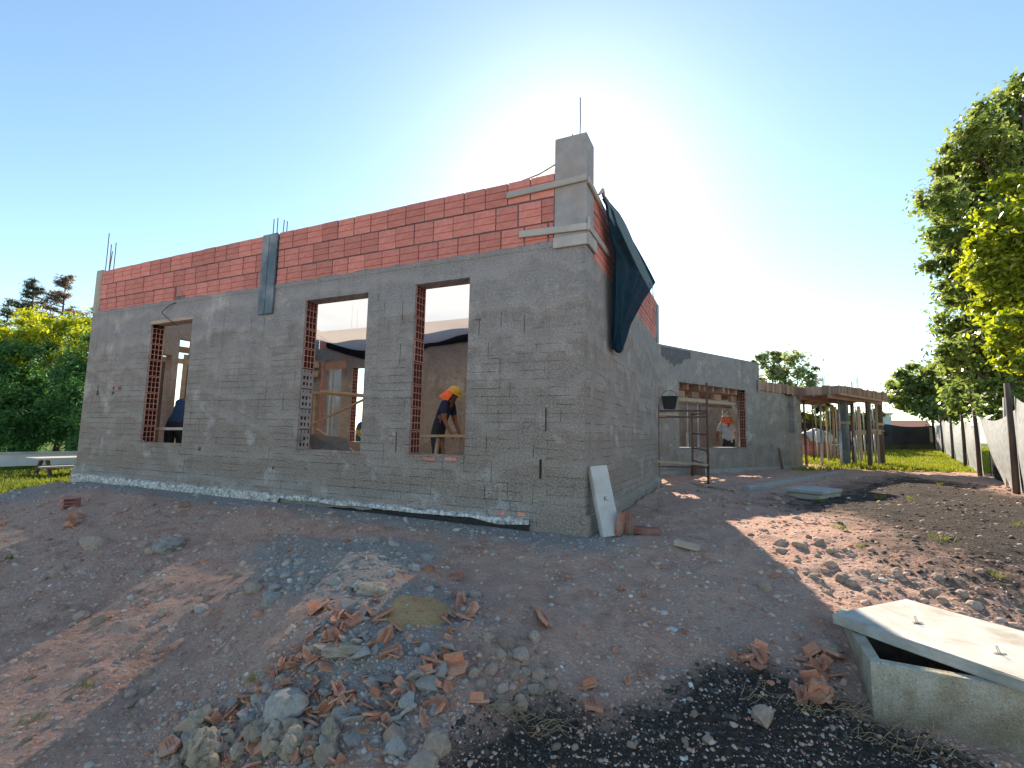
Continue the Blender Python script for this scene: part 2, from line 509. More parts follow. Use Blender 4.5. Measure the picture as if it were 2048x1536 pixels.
def obj(name, me, parent=None, loc=None, rot=None, scale=None):
    o = bpy.data.objects.new(name, me)
    COL.objects.link(o)
    if parent is not None: o.parent = parent
    if loc is not None: o.location = loc
    if rot is not None: o.rotation_euler = rot
    if scale is not None: o.scale = scale
    return o
def tag(o, label, cat=None, group=None, kind=None):
    o['label'] = label
    if cat: o['category'] = cat
    if group: o['group'] = group
    if kind or cat: o['kind'] = kind or 'thing'
    return o
def thing(name, label, cat, loc=(0, 0, 0), rotz=0., group=None):
    o = bpy.data.objects.new(name, None)
    o.empty_display_size = .1
    COL.objects.link(o)
    o.location = loc
    o.rotation_euler = (0, 0, rotz)
    return tag(o, label, cat, group)
def bevel_mesh(me, w, seg=1):
    bm = bmesh.new(); bm.from_mesh(me)
    bmesh.ops.bevel(bm, geom=bm.edges[:], offset=w, segments=seg, affect='EDGES', profile=.6)
    bm.to_mesh(me); bm.free(); me.update()
    return me
def roughen(me, amp, cuts=0, seed=0):
    """subdivide and shake a mesh a little so its edges are not dead straight"""
    bm = bmesh.new(); bm.from_mesh(me)
    if cuts: bmesh.ops.subdivide_edges(bm, edges=bm.edges[:], cuts=cuts, use_grid_fill=True)
    rr = random.Random(seed)
    for v in bm.verts:
        v.co += Vector((rr.uniform(-1, 1), rr.uniform(-1, 1), rr.uniform(-1, 1))) * amp
    bm.to_mesh(me); bm.free(); me.update()
    return me
def fast_mesh(name, verts, faces, mat, cols=None, smooth=False):
    """verts (n,3), faces (m,k) arrays; cols (n,3) as the point colour 'col'"""
    me = bpy.data.meshes.new(name)
    n, (m, kk) = len(verts), faces.shape
    me.vertices.add(n)
    me.vertices.foreach_set('co', np.asarray(verts, np.float32).ravel())
    me.loops.add(m * kk)
    me.loops.foreach_set('vertex_index', faces.astype(np.int32).ravel())
    me.polygons.add(m)
    me.polygons.foreach_set('loop_start', np.arange(0, m * kk, kk, dtype=np.int32))
    me.polygons.foreach_set('loop_total', np.full(m, kk, np.int32))
    if smooth: me.polygons.foreach_set('use_smooth', np.ones(m, bool))
    me.update(calc_edges=True)
    if cols is not None:
        a = me.color_attributes.new('col', 'FLOAT_COLOR', 'POINT')
        c = np.ones((n, 4), np.float32); c[:, :3] = cols
        a.data.foreach_set('color', c.ravel())
    me.materials.append(mat)
    return me

def wall_mesh(x0, x1, z0, z1, T, holes):
    """wall in the xz plane, front y=0, back y=T; holes (x0,x1,z0,z1,depth); depth None = right through"""
    openside = [(h[5] if len(h) > 5 else None) for h in holes]      # jamb left open where block ends show
    hs = [(max(h[0], x0), min(h[1], x1), max(h[2], z0), min(h[3], z1), h[4]) for h in holes]
    xs = sorted({x0, x1, *[h[0] for h in hs], *[h[1] for h in hs]})
    zs = sorted({z0, z1, *[h[2] for h in hs], *[h[3] for h in hs]})
    def grid_fill(vals, step):
        out = []
        for a, b in zip(vals, vals[1:]):
            n = max(1, int((b - a) / step))
            out += [a + (b - a) * i / n for i in range(n)]
        return out + [vals[-1]]
    mb = MB()
    idx = {}
    def V(x, y, z):
        key = (round(x, 5), round(y, 5), round(z, 5))
        if key not in idx:
            idx[key] = len(mb.v); mb.v.append((x, y, z))
        return idx[key]
    def hole(cx, cz):
        for h in hs:
            if h[0] < cx < h[1] and h[2] < cz < h[3]: return h
    for xa, xb in zip(xs, xs[1:]):
        for za, zb in zip(zs, zs[1:]):
            h = hole((xa + xb) / 2, (za + zb) / 2)
            if h is None:
                mb.f.append((V(xa, 0, za), V(xb, 0, za), V(xb, 0, zb), V(xa, 0, zb)))
            if h is None or h[4] is not None:
                mb.f.append((V(xb, T, za), V(xa, T, za), V(xa, T, zb), V(xb, T, zb)))
    for (a, b, c, d, e), side in zip(hs, openside):
        dp = T if e is None else e
        q = [(a, c), (b, c), (b, d), (a, d)]
        for i in range(4):
            if (side, i) in (('L', 3), ('R', 1)):
                xx = a if side == 'L' else b
                for ya, yb in ((0, .023), (.186, T)):
                    vs_ = [(xx, ya, c), (xx, yb, c), (xx, yb, d), (xx, ya, d)]
                    mb.add(vs_, [(0, 1, 2, 3) if side == 'L' else (3, 2, 1, 0)])
                continue
            p, r = q[i], q[(i + 1) % 4]
            mb.f.append((V(r[0], 0, r[1]), V(p[0], 0, p[1]), V(p[0], dp, p[1]), V(r[0], dp, r[1])))
        if e is not None:
            mb.f.append((V(a, dp, c), V(b, dp, c), V(b, dp, d), V(a, dp, d)))
    mb.add([(x0, 0, z0), (x0, T, z0), (x0, T, z1), (x0, 0, z1)], [(3, 2, 1, 0)][:0] or [(0, 3, 2, 1)])
    mb.add([(x1, 0, z0), (x1, T, z0), (x1, T, z1), (x1, 0, z1)], [(0, 1, 2, 3)])
    mb.add([(x0, 0, z1), (x1, 0, z1), (x1, T, z1), (x0, T, z1)], [(0, 1, 2, 3)])
    return mb

# a hollow clay block seen from its face: three bands with two grooves
def block_mesh(L=.249, H=.231, D=.165):
    g, dp = .007, .010
    prof = [(0, 0)]
    for zz in (H / 3, 2 * H / 3):
        prof += [(0, zz - g), (dp, zz - g * .5), (dp, zz + g * .5), (0, zz + g)]
    prof += [(0, H), (D, H), (D, 0)]
    mb = MB(); n = len(prof)
    v = [(-L / 2, y, z) for y, z in prof] + [(L / 2, y, z) for y, z in prof]
    f = [(i, i + n, (i + 1) % n + n, (i + 1) % n) for i in range(n)]
    f += [tuple(range(n)), tuple(range(2 * n - 1, n - 1, -1))]
    return mb.add(v, f).mesh('block', MT['brick'])
# the same block seen from its end: 3 x 3 open cells (face in the yz plane looking to +x)
def end_mesh(mat, D=.165, H=.238, dep=.24, wall=.009, ncol=3, fill=1.0):
    mb = MB()
    ys = [0]; zs = [0]
    cw = (D - wall * (ncol + 1)) / ncol; ch = (H - wall * 4) / 3
    for i in range(ncol): ys += [ys[-1] + wall, ys[-1] + wall + cw]
    ys.append(D)
    for i in range(3): zs += [zs[-1] + wall, zs[-1] + wall + ch]
    zs.append(H)
    rr = random.Random(4)
    for i in range(len(ys) - 1):
        for j in range(len(zs) - 1):
            a, b, c, d = ys[i], ys[i + 1], zs[j], zs[j + 1]
            if i % 2 and j % 2:
                if fill < 1:
                    a += cw * rr.uniform(.1, .45); b -= cw * rr.uniform(.1, .4); c += ch * rr.uniform(.3, .6)
                    A, B, C_, D_ = ys[i], ys[i + 1], zs[j], zs[j + 1]
                    for q in ((A, a, C_, D_), (b, B, C_, D_), (a, b, C_, c)):
                        mb.add([(0, q[0], q[2]), (0, q[1], q[2]), (0, q[1], q[3]), (0, q[0], q[3])], [(0, 1, 2, 3)])
                mb.add([(0, a, c), (0, b, c), (0, b, d), (0, a, d), (-dep, a, c), (-dep, b, c), (-dep, b, d), (-dep, a, d)],
                       [(0, 4, 5, 1), (1, 5, 6, 2), (2, 6, 7, 3), (3, 7, 4, 0), (4, 7, 6, 5)])
            else:
                mb.add([(0, a, c), (0, b, c), (0, b, d), (0, a, d)], [(0, 1, 2, 3)])
    mb.add([(0, 0, 0), (-dep, 0, 0), (-dep, 0, H), (0, 0, H), (0, D, 0), (-dep, D, 0), (-dep, D, H), (0, D, H)],
           [(0, 1, 2, 3), (7, 6, 5, 4), (0, 4, 5, 1), (3, 2, 6, 7)])
    me = mb.mesh('block_end', mat); me.materials.append(MT['cell_shade'])
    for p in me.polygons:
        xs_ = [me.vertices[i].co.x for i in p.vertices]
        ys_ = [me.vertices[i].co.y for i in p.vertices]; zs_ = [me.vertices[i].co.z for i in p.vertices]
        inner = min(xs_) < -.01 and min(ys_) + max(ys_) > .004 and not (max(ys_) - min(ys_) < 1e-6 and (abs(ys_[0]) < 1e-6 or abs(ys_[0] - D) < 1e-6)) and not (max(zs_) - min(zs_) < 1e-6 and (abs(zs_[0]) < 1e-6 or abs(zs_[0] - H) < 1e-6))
        p.material_index = 1 if inner else 0  # inner cell faces take the painted shade colour
    return me
BLOCK = block_mesh()
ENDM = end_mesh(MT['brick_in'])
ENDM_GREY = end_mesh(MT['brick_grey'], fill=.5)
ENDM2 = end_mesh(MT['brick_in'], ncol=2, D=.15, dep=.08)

# ------------------------------------------------------------------ ground
def poly_mask(x, y, poly, soft=.12):
    """signed-distance style mask of a world polygon"""
    P = np.asarray(poly, float)
    inside = np.zeros(x.shape, bool); dist = np.full(x.shape, 1e9)
    for i in range(len(P)):
        a, b = P[i], P[(i + 1) % len(P)]
        cond = (a[1] > y) != (b[1] > y)
        with np.errstate(divide='ignore', invalid='ignore'):
            xc = (b[0] - a[0]) * (y - a[1]) / (b[1] - a[1] + 1e-12) + a[0]
        inside ^= cond & (x < xc)
        ab = b - a
        t = np.clip(((x - a[0]) * ab[0] + (y - a[1]) * ab[1]) / (ab @ ab + 1e-12), 0, 1)
        dist = np.minimum(dist, np.hypot(x - a[0] - t * ab[0], y - a[1] - t * ab[1]))
    sd = np.where(inside, dist, -dist)
    return np.clip(.5 + sd / (2 * soft), 0, 1)
def gp(pts):
    return [gnd(*p)[:2] for p in pts]
D1 = gp([(1540, 1012), (1590, 985), (1700, 962), (1790, 950), (1960, 968), (2048, 990)]) + [(12.0, 7.5), (9, 3.2), (5.0, 2.6)] + gp([(2046, 1235), (1960, 1200), (1850, 1150), (1740, 1110), (1700, 1060), (1640, 1030)])
D2 = gp([(850, 1530), (900, 1470), (1000, 1405), (1120, 1385), (1200, 1430), (1320, 1400), (1390, 1335), (1490, 1310), (1560, 1335), (1650, 1360), (1730, 1425)]) + [(2.2, 1.9), (3.0, .6), (0, .3), (-.6, 1.6)]
SANDP = gp([(770, 1215), (800, 1190), (870, 1195), (905, 1220), (880, 1255), (800, 1262), (750, 1245)])
GREYP = gp([(480, 1110), (560, 1070), (760, 1075), (900, 1090), (860, 1130), (760, 1170), (700, 1200), (560, 1200), (490, 1160)])
HEAPP = gp([(330, 1530), (400, 1420), (560, 1320), (640, 1230), (700, 1160), (900, 1170), (960, 1240), (880, 1360), (900, 1450), (820, 1535)])
def zones(x, y):
    s = front_dist(x, y); u = along(x, y)
    dark = np.maximum(poly_mask(x, y, D1, 1.1) * .97, poly_mask(x, y, D2, .22))
    dark = np.maximum(dark, .45 * poly_mask(x, y, gp([(1430, 1008), (1470, 992), (1560, 992), (1600, 1005), (1500, 1015)]), .3))
    near = (u > -1.0) & (u < 8.6)
    grey = np.clip(1.15 - s / .75, 0, 1) * sstep((s + .7) / .5) * sstep((u + 1.3) / 1.1) * sstep((9 - u) / .6)
    grey = np.maximum(grey, poly_mask(x, y, GREYP, .22) * .85)
    grey = np.maximum(grey, poly_mask(x, y, HEAPP, .2) * .7)
    grey = np.maximum(grey, np.where(u > 3, sstep((u - 4.5) / 4) * np.clip(1.1 - np.abs(s - .9) / 1.2, 0, 1) * .8, 0))
    sand = poly_mask(x, y, SANDP, .06)
    turf = np.maximum(sstep((u - 7.75 - .12 * np.clip(s, 0, 4)) / .5) * sstep((3.2 - s) / .8) * sstep((u - 8.15 + s * .6) / .3), sstep((y - 13.6 + .25 * (x - 12)) / 1.5) * sstep((x - 9.5) / 1.5))
    turf = np.maximum(turf, sstep((np.hypot(x, y) - 19) / 5) * (y > 3))
    ws, wy = (x - WA[0]) * WS[0] + (y - WA[1]) * WS[1], (x - WA[0]) * WN[0] + (y - WA[1]) * WN[1]
    turf = np.maximum(turf, .55 * np.exp(-((ws - 6.6) / 1.4) ** 2 - ((wy + .5) / .5) ** 2))
    turf = np.maximum(turf, sstep((-s - 5.5) / 1.) * (x < 2.5))
    return dark, grey, sand, turf
def build_ground():
    fr = np.radians(np.linspace(-66, 66, 620))
    bk = np.radians(np.linspace(66, 294, 80))[1:-1]
    ang = np.concatenate([fr, bk])
    rad = np.concatenate([[.05, .3, .7, 1.0], np.geomspace(1.25, 14, 380), np.geomspace(14.3, 60, 60), np.geomspace(66, 900, 14)])
    A, R = np.meshgrid(ang, rad)
    X = (np.sin(A) * R).ravel(); Y = (np.cos(A) * R).ravel()
    Z = hgt(X, Y)
    na, nr = len(ang), len(rad)
    i, j = np.meshgrid(np.arange(nr - 1), np.arange(na), indexing='ij')
    j2 = (j + 1) % na
    F = np.stack([i * na + j, (i + 1) * na + j, (i + 1) * na + j2, i * na + j2], -1).reshape(-1, 4)[:, ::-1]
    me = fast_mesh('ground', np.stack([X, Y, Z], 1), F, MT['ground'], smooth=True)
    for nm, vals in zip(('dark', 'grey', 'sand', 'turf'), zones(X, Y)):
        a = me.attributes.new(nm, 'FLOAT', 'POINT')
        a.data.foreach_set('value', vals.astype(np.float32))
    o = obj('ground', me)
    o['kind'] = 'structure'
    o['label'] = 'bare reddish building-site earth with black topsoil and turf beyond'
    return o
build_ground()

# ------------------------------------------------------------------ main building
A = thing('unfinished_building', 'unfinished grey rendered building with red hollow-brick courses on top and three tall window openings', 'building', C0, -TH)
ZB = 3.45
W1 = (-6.45, -5.46, .63, 2.43); W2 = (-3.24, -2.245, .63, 2.48); W3 = (-1.58, -.895, .64, 2.50)
slots = []
for px, y0, y1 in [(1002.5, 624, 652), (1048.6, 630, 665), (958.8, 640, 671), (977, 683, 718), (1000.5, 718, 749), (1020, 765, 796), (1092, 815, 863), (996.6, 820, 847),
                   (973, 870, 910), (1066, 971, 1012), (969, 970, 1011), (1015, 968, 1015), (983, 923, 966), (1067, 890, 916), (504, 636, 669), (529.5, 632, 662), (487.7, 697, 710),
                   (591, 742, 773), (567, 790, 820), (382, 824, 855), (757, 588, 600), (806, 602, 641), (769.5, 602, 630), (801, 688, 727), (793, 864, 905), (567, 740, 765), (462, 848, 858), (600, 866, 886), (284, 880, 905), (180, 885, 905)]:
    xa, za = fac(px, y0); xb, zb = fac(px, y1)
    wd = .016 if px in (1092, 793) else random.uniform(.005, .009)
    slots.append((xa - wd / 2, xa + wd / 2, zb, za, .03))
xa, za = fac(1081, 919); xb, zb = fac(1081, 958)
slots.append((xa - .014, xa + .014, zb, za, .06))
for px, py, w_, h_ in [(399, 898, .05, .05), (546, 936, .035, .035), (195, 786, .08, .08), (196, 776, .03, .09), (226, 786, .07, .05), (227, 776, .05, .045)]:
    x, z = fac(px, py)
    slots.append((x - w_ / 2, x + w_ / 2, z - h_ / 2, z + h_ / 2, .09))
for px0, px1, py in [(977, 1000, 718), (1066, 1080, 971), (950, 962, 640), (560, 580, 820)]:
    xa, za = fac(px0, py); xb, _ = fac(px1, py)
    slots.append((xa, xb, za - .003, za + .003, .02))
PL_TOP = 2.742
front = wall_mesh(-8.15, .35, -.15, PL_TOP, .20, [(*W1, None, 'L'), (*W2, None, 'L'), (*W3, None, 'L')] + slots)
front.build('front_wall', MT['plaster'], A)
# ragged upper lip of the plaster over the lowest visible brick course
lip = MB(); xs = np.linspace(-7.97, .03, 90); rr = random.Random(5)
pv = []
for x in xs: pv += [(x, -.004, PL_TOP - .05), (x, -.016, PL_TOP - .02), (x, -.006, PL_TOP + rr.uniform(-.004, .02)), (x, .012, PL_TOP + rr.uniform(.0, .018))]
fs = [(i * 4 + k, i * 4 + 4 + k, i * 4 + 5 + k, i * 4 + 1 + k) for i in range(89) for k in range(3)]
lip.add(pv, fs).build('plaster_lip', MT['plaster'], A, True)
# plinth swelling at the foot
pl = MB(); xs = np.linspace(-8.17, .37, 80); pv = []
for x in xs:
    b = .03 + .018 * float(fbm(x, 3., 2.5, 3)); zt = .20 + .03 * float(fbm(x, 9., 1.7, 3))
    pv += [(x, .01, zt + .03), (x, -b * .7, zt - .01), (x, -b, zt - .06), (x, -b - .012, .05), (x, -b - .02, -.15)]
pl.add(pv, [(i * 5 + k + 1, i * 5 + 6 + k, i * 5 + 5 + k, i * 5 + k) for i in range(79) for k in range(4)]).build('plinth', MT['plaster'], A, True)
m = MB().box(.325, .405, -.055, .05, -.15, .18).mesh('plinth', MT['plaster']); bevel_mesh(m, .03, 2); obj('plinth', m, A)
# silver and black membrane along the foot of the wall
for nm, mt, za, zb, off in (('foil_strip', 'foil', .040, .092, -.066), ('bitumen_strip', 'tar', -.10, .048, -.060)):
    m = MB(); pv = []; xs = np.linspace(-8.1 if nm == 'foil_strip' else -3.4, -.15, 260)
    for x in xs:
        j = float(vn(x, 2., 9)); j2 = float(vn(x, 7., 3.)); n2 = float(vn(x, 4., 28.))
        zt = zb + .018 * (j - .5) + (.012 * (n2 - .5)) - (.09 * max(0., (-x - 1.6) / 1.8) if nm != 'foil_strip' else 0); zl = za + (.05 * (j2 - .4) - (.07 if x < -3.4 else 0) if nm == 'foil_strip' else 0)
        pv += [(x, off + .03, zt + .02), (x, off - .015 * j, zt), (x, off - .012 * n2 - .008 * j2, (zt + zl) / 2), (x, off - .02 * j2, min(zl, zt - .008))]
    m.add(pv, [(i * 4 + k + 1, i * 4 + 5 + k, i * 4 + 4 + k, i * 4 + k) for i in range(259) for k in range(3)]).build(nm, MT[mt], A, False)
# side wall, rear wall, left wall
sw = wall_mesh(.20, 4.87, -.15, 2.68, .20, [(w0, w0 + .006, z0, z1, .03) for w0, z0, z1 in [(.5, 1.5, 1.75), (.62, .6, .85), (1.1, .35, .6)]])
so = sw.build('side_wall', MT['plaster'], A)
so.rotation_euler = (0, 0, PI / 2); so.location = (.35, 0, 0)
sp_ = MB(); ys = np.linspace(.0, 4.9, 50); pv = []
for y in ys:
    b = .03 + .03 * float(fbm(y, 13., 2.5, 3))
    pv += [(.34, y, .17), (.35 + b * .7, y, .13), (.35 + b, y, .05), (.35 + b + .03, y, -.15)]
sp_.add(pv, [(i * 4 + k, i * 4 + 4 + k, i * 4 + 5 + k, i * 4 + k + 1) for i in range(49) for k in range(3)]).build('plinth', MT['plaster'], A, True)
RW = (-6.80, -5.85, .60, 2.39)
rw = wall_mesh(-8.15, .15, -.15, 2.90, .20, [(*RW, None, 'L'), (-7.75, -7.15, -.15, 2.5, None)]).build('rear_wall', MT['plaster_wing'], A)
rw.location = (0, 4.67, 0)
lw = wall_mesh(.20, 4.67, -.15, 3.40, .20, [(.55, 1.20, -.15, 2.2, None), (1.31, 1.75, -.15, 2.55, None)]).build('left_wall', MT['plaster_wing'], A)
lw.rotation_euler = (0, 0, PI / 2); lw.location = (-7.95, 0, 0)
# concrete columns
cm = MB().box(.03, .354, -.004, .27, 2.735, 3.80).mesh('corner_pillar', MT['concrete']); bevel_mesh(cm, .008)
pil = obj('corner_pillar', cm, A)
MB().box(-8.155, -7.972, -.005, .20, 2.735, ZB + .02).build('end_column', MT['pale_concrete'], A)
# mortar bed behind the brick courses
MB().box(-7.972, .03, .014, .19, PL_TOP, ZB - .012).build('mortar_bed', MT['mortar'], A)
MB().box(.15, .340, .27, 4.85, 2.68, 3.36).build('mortar_bed', MT['mortar'], A)
MB().box(-7.95, .15, 4.69, 4.85, 2.90, 3.36).build('mortar_bed', MT['mortar'], A)
# bricks of the front wall: three courses, two runs either side of the stiffening strip
rr = random.Random(21)
def course(xstart, xend, z, joint, offs=0., place=None, skip=None):
    x = xstart - offs + (.255 if offs else 0)
    while x > xend + .03:
        a = min(x, xstart); b = max(x - .255, xend)
        if a - b > .035:
            L = a - b - joint * rr.uniform(.5, 1.5)
            if not (skip and skip(b, a)):
                place((a + b) / 2, z + rr.uniform(-.003, .003), L / .249)
        x -= .255
def pf(x, z, sc):
    obj('brick', BLOCK, A, (x, -.002 + rr.uniform(-.004, .003), z), (rr.uniform(-.006, .006), 0, rr.uniform(-.006, .006)), (sc, 1, 1))
hx, hz = fac(363, 592)
for k in range(3):
    z = ZB - .25 * (k + 1) + .012
    for xa, xb, of in ((.03, -3.79, (0, .13, .06)[k]), (-4.07, -7.972, (0, .14, .09)[k])):
        course(xa, xb, z, .014, of, pf, (lambda b, a: k == 2 and b < hx < a))
# the broken brick with the cable hole
ob = MB().box(hx - .125, hx + .125, .0, .16, ZB - .75 + .10, ZB - .75 + .25).build('brick', MT['brick'], A)
ob = MB().box(hx - .02, hx + .125, .02, .16, ZB - .75 + .04, ZB - .75 + .098).build('brick', MT['brick_in'], A)
# side wall bricks
def ps(x, z, sc):
    obj('brick', BLOCK, A, (.352 + rr.uniform(-.003, .003), -x, z), (0, 0, PI / 2), (sc, 1, 1))
for k in range(3):
    course(-.275, -4.60, 3.37 - .25 * (k + 1) + .012, .008, (0, .13, .05)[k], ps)
MB().box(.15, .356, 4.62, 4.87, 2.68, 3.36).build('end_column', MT['concrete'], A)
MB().bar((.372, 4.80, 2.60), (.372, 4.83, 3.32), .12, .02, (1, 0, 0)).build('formwork_board', MT['wood_grey'], A)
# rear wall bricks, seen through the net
def prr(x, z, sc):
    obj('brick', BLOCK, A, (x, 4.672, z), (0, 0, 0), (sc, 1, 1))
for k in range(2):
    course(-2.6, -7.95, 3.37 - .25 * (k + 1) + .012, .006, (0, .13, .05)[k], prr)
# window reveals: block ends on the left jambs
def jamb(parent, x, y, z0, z1, mesh, name='brick', rz=0., low=None):
    z = z0
    while z < z1 - .06:
        h = min(.25, z1 - z)
        me = low if (low and z < z0 + .8) else mesh
        obj(name, me, parent, (x + rr.uniform(-.004, .004), y, z + .006), (0, 0, rz), (1, 1, h / .25))
        z += .25
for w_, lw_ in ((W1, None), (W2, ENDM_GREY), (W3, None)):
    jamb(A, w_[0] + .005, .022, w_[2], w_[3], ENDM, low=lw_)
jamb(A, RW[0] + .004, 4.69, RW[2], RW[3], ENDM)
# brick pier inside the narrow left window, in the left wall
pier = MB().box(-8.13, -7.965, 1.21, 1.305, .0, 2.56).build('pier', MT['mortar'], A)
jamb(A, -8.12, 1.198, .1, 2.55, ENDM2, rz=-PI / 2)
# W1 lintel strip of timber, W3 shadowed soffit strip, sill smears
(x0, z0), (x1, z1) = fac(303, 646), fac(385, 639)
MB().bar((x0 - .02, .02, W1[3] + .012), (x1 + .03, .02, W1[3] + .018), .05, .045).build('timber_lintel', MT['wood'], A)
for w_ in (W1, W2, W3):
    m = MB().box(w_[0] - .03, w_[1] + .01, -.006, .215, w_[2] - .02, w_[2] + .004).mesh('sill', MT['plaster'])
    bevel_mesh(m, .006); roughen(m, .003, 2, 3); obj('sill', m, A)
for px in (858, 900):
    x, z = fac(px, 915)
    MB().box(x - .06, x + .08, -.008, .002, z - .03, z + .0).build('exposed_brick', MT['brick'], A)
for px, py in ((1005, 1026), (1046, 1028), (240, 776)):
    x, z = fac(px, py)
    MB().box(x - .035, x + .035, -.043, -.030, z - .022, z + .022).build('exposed_brick', MT['brick'], A)
# blue-grey board pair over the joint
for x0, x1 in ((-4.065, -3.945), (-3.935, -3.795)):
    m = MB().box(x0, x1, -.034, -.010, 2.36, 3.44).mesh('formwork_board', MT['painted']); bevel_mesh(m, .003)
    tag(obj('formwork_board', m, A), 'blue-grey painted upright board')
# nailed boards round the corner pillar
def board(a, b, w, h, mat='wood_grey', nm='formwork_board', up=(0, 0, 1)):
    m = MB().bar(a, b, w, h, up).mesh(nm, MT[mat]); bevel_mesh(m, .003)
    return obj(nm, m, A)
board((-.48, -.020, 3.30), (.36, -.020, 3.325), .026, .062)
board((-.33, -.020, 2.865), (.365, -.020, 2.838), .026, .066)
board((.03, -.017, 2.72), (.365, -.017, 2.722), .022, .105)
board((.372, .0, 3.31), (.372, .56, 3.27), .024, .06)
board((.372, .0, 2.85), (.372, .82, 2.87), .024, .065)
board((.370, .0, 2.735), (.370, .30, 2.74), .022, .12)
board((.376, -.02, 2.80), (.376, .02, 2.94), .02, .03, up=(0, 1, 0))
# reinforcing bars
def bars(lst, parent=A, r=.006):
    for p, q in lst:
        MB().tube([p, ((p[0] + q[0]) / 2 + .004, (p[1] + q[1]) / 2, (p[2] + q[2]) / 2), q], r, 6).build('reinforcing_bar', MT['rebar'], parent)
bars([((.265, .06, 3.7), (.27, .05, 4.21)), ((.18, .10, 3.7), (.175, .10, 3.88)), ((.31, .2, 3.7), (.31, .2, 3.82)), ((.08, .2, 3.7), (.08, .2, 3.80))])
bars([((-8.02, .05, 3.3), (-7.98, .03, 4.12)), ((-8.06, .12, 3.3), (-8.03, .10, 3.96)), ((-7.99, .15, 3.3), (-7.93, .12, 3.98)), ((-7.92, .05, 3.3), (-7.82, .03, 3.78))], r=.007)
bars([((-3.99, .05, 3.3), (-3.985, .05, 3.69)), ((-3.93, .06, 3.3), (-3.925, .06, 3.70)), ((-3.86, .15, 3.3), (-3.85, .15, 3.68)), ((-3.82, .06, 3.3), (-3.80, .06, 3.65))])
bars([((.24, 4.7, 3.2), (.25, 4.7, 3.72)), ((.29, 4.72, 3.2), (.32, 4.72, 3.62)), ((.2, 4.78, 3.2), (.17, 4.8, 3.66)), ((.27, 4.8, 3.2), (.28, 4.82, 3.75))])
bars([((-7.0, 4.76, 3.2), (-7.0, 4.76, 4.0)), ((-6.85, 4.78, 3.2), (-6.84, 4.78, 3.85))])
# cable looping out of the broken brick
(ax, az), (bx, bz), (cx, cz), (dx, dz) = fac(357, 604), fac(333, 625), fac(336, 632), fac(345, 643)
ctl = [(ax, .06, az + .01), (ax, .02, az), (ax - .10, -.03, az - .03), (bx - .01, -.05, bz), (cx - .01, -.045, cz), (dx, -.02, dz), (dx + .05, .05, dz - .06), (dx + .06, .08, dz - .07)]
def crom(P, n=7):
    P = [Vector(p) for p in P]; out = []
    for a, b, c, d in zip(P, P[1:], P[2:], P[3:]):
        for i in range(n):
            t = i / n; out.append(.5 * ((2 * b) + (c - a) * t + (2 * a - 5 * b + 4 * c - d) * t * t + (3 * b - a - 3 * c + d) * t ** 3))
    return out + [P[-2]]
MB().tube(crom(ctl), .0055, 6).build('cable', MT['black'], A, True)

# shade net slung over the room and the dark cloth hanging outside the corner
def sheet(fn, nu, nv, name, mat, parent=None, smooth=True):
    m = MB()
    m.v = [tuple(map(float, fn(i / nu, j / nv))) for j in range(nv + 1) for i in range(nu + 1)]
    m.f = [(j * (nu + 1) + i, j * (nu + 1) + i + 1, (j + 1) * (nu + 1) + i + 1, (j + 1) * (nu + 1) + i) for j in range(nv) for i in range(nu)]
    return m.build(name, mat, parent, smooth)
def hemz(x): return float(np.interp(-x, [0, 3.0, 3.62, 4.76, 6.4, 8.1], [3.25, 3.02, 2.95, 2.79, 2.74, 3.14]))
N = thing('shade_net', 'thin pale shade net slung across the roofless room behind the window openings', 'net', C0, -TH)
def netf(u, v):
    x = -7.6 + 7.7 * u; y = .24 + 4.36 * v
    z0 = 3.47; z1 = hemz(x)
    z = z0 + (z1 - z0) * v - .22 * math.sin(PI * v) * (1 - .3 * math.sin(u * 7)) + .03 * math.sin(u * 40 + v * 7) * v + .05 * float(vn(x, y, 1.6))
    return (x, y, z)
sheet(netf, 90, 30, 'cloth', MT['net'], N)
sheet(lambda u, v: (-7.6 + 7.7 * u, 4.60 - .05 * math.sin(v * PI) + .02 * math.sin(u * 60), hemz(-7.6 + 7.7 * u) + .04 - v * (.10 + .11 * abs(math.sin(u * 6.3 + .6)))), 90, 4, 'hem', MT['net_dark'], N)
T_ = thing('hanging_shade_cloth', 'dark teal shade cloth hanging from the corner pillar down the side wall', 'shade cloth', C0, -TH)
LE = [(.33, 3.30), (.42, 3.25), (.56, 3.0), (.69, 2.84), (.74, 2.56), (.80, 2.10), (.86, 1.82)]
RE = [(.40, 3.36), (.99, 3.40), (1.85, 3.40), (3.83, 3.40), (2.36, 2.70), (1.53, 2.23), (1.16, 1.86)]
def tarpf(u, v):
    t = v * 6; i = min(int(t), 5); f = t - i
    L = [LE[i][k] + (LE[i + 1][k] - LE[i][k]) * f for k in (0, 1)]
    R_ = [RE[i][k] + (RE[i + 1][k] - RE[i][k]) * f for k in (0, 1)]
    y = L[0] + (R_[0] - L[0]) * u; z = L[1] + (R_[1] - L[1]) * u
    fold = .040 * math.sin(u * 13 + v * 4 + 1.5 * math.sin(v * 5)) * min(1, v * 3) + .022 * math.sin(u * 29 - v * 9) * min(1, v * 2) + .03 * (float(vn(u * 6, v * 5, 1.)) - .5)
    sag = -.05 * math.sin(PI * u) * (1 - v)
    return (.425 + fold + .03 * math.sin(v * PI), y, z + sag)
sheet(tarpf, 70, 64, 'cloth', MT['tarp'], T_)
MB().tube([(.43, .88, 1.86), (.44, .96, 1.83), (.43, 1.08, 1.84), (.44, 1.18, 1.87)], [.03, .036, .04, .025], 8).build('rolled_hem', MT['tarp'], T_, True)
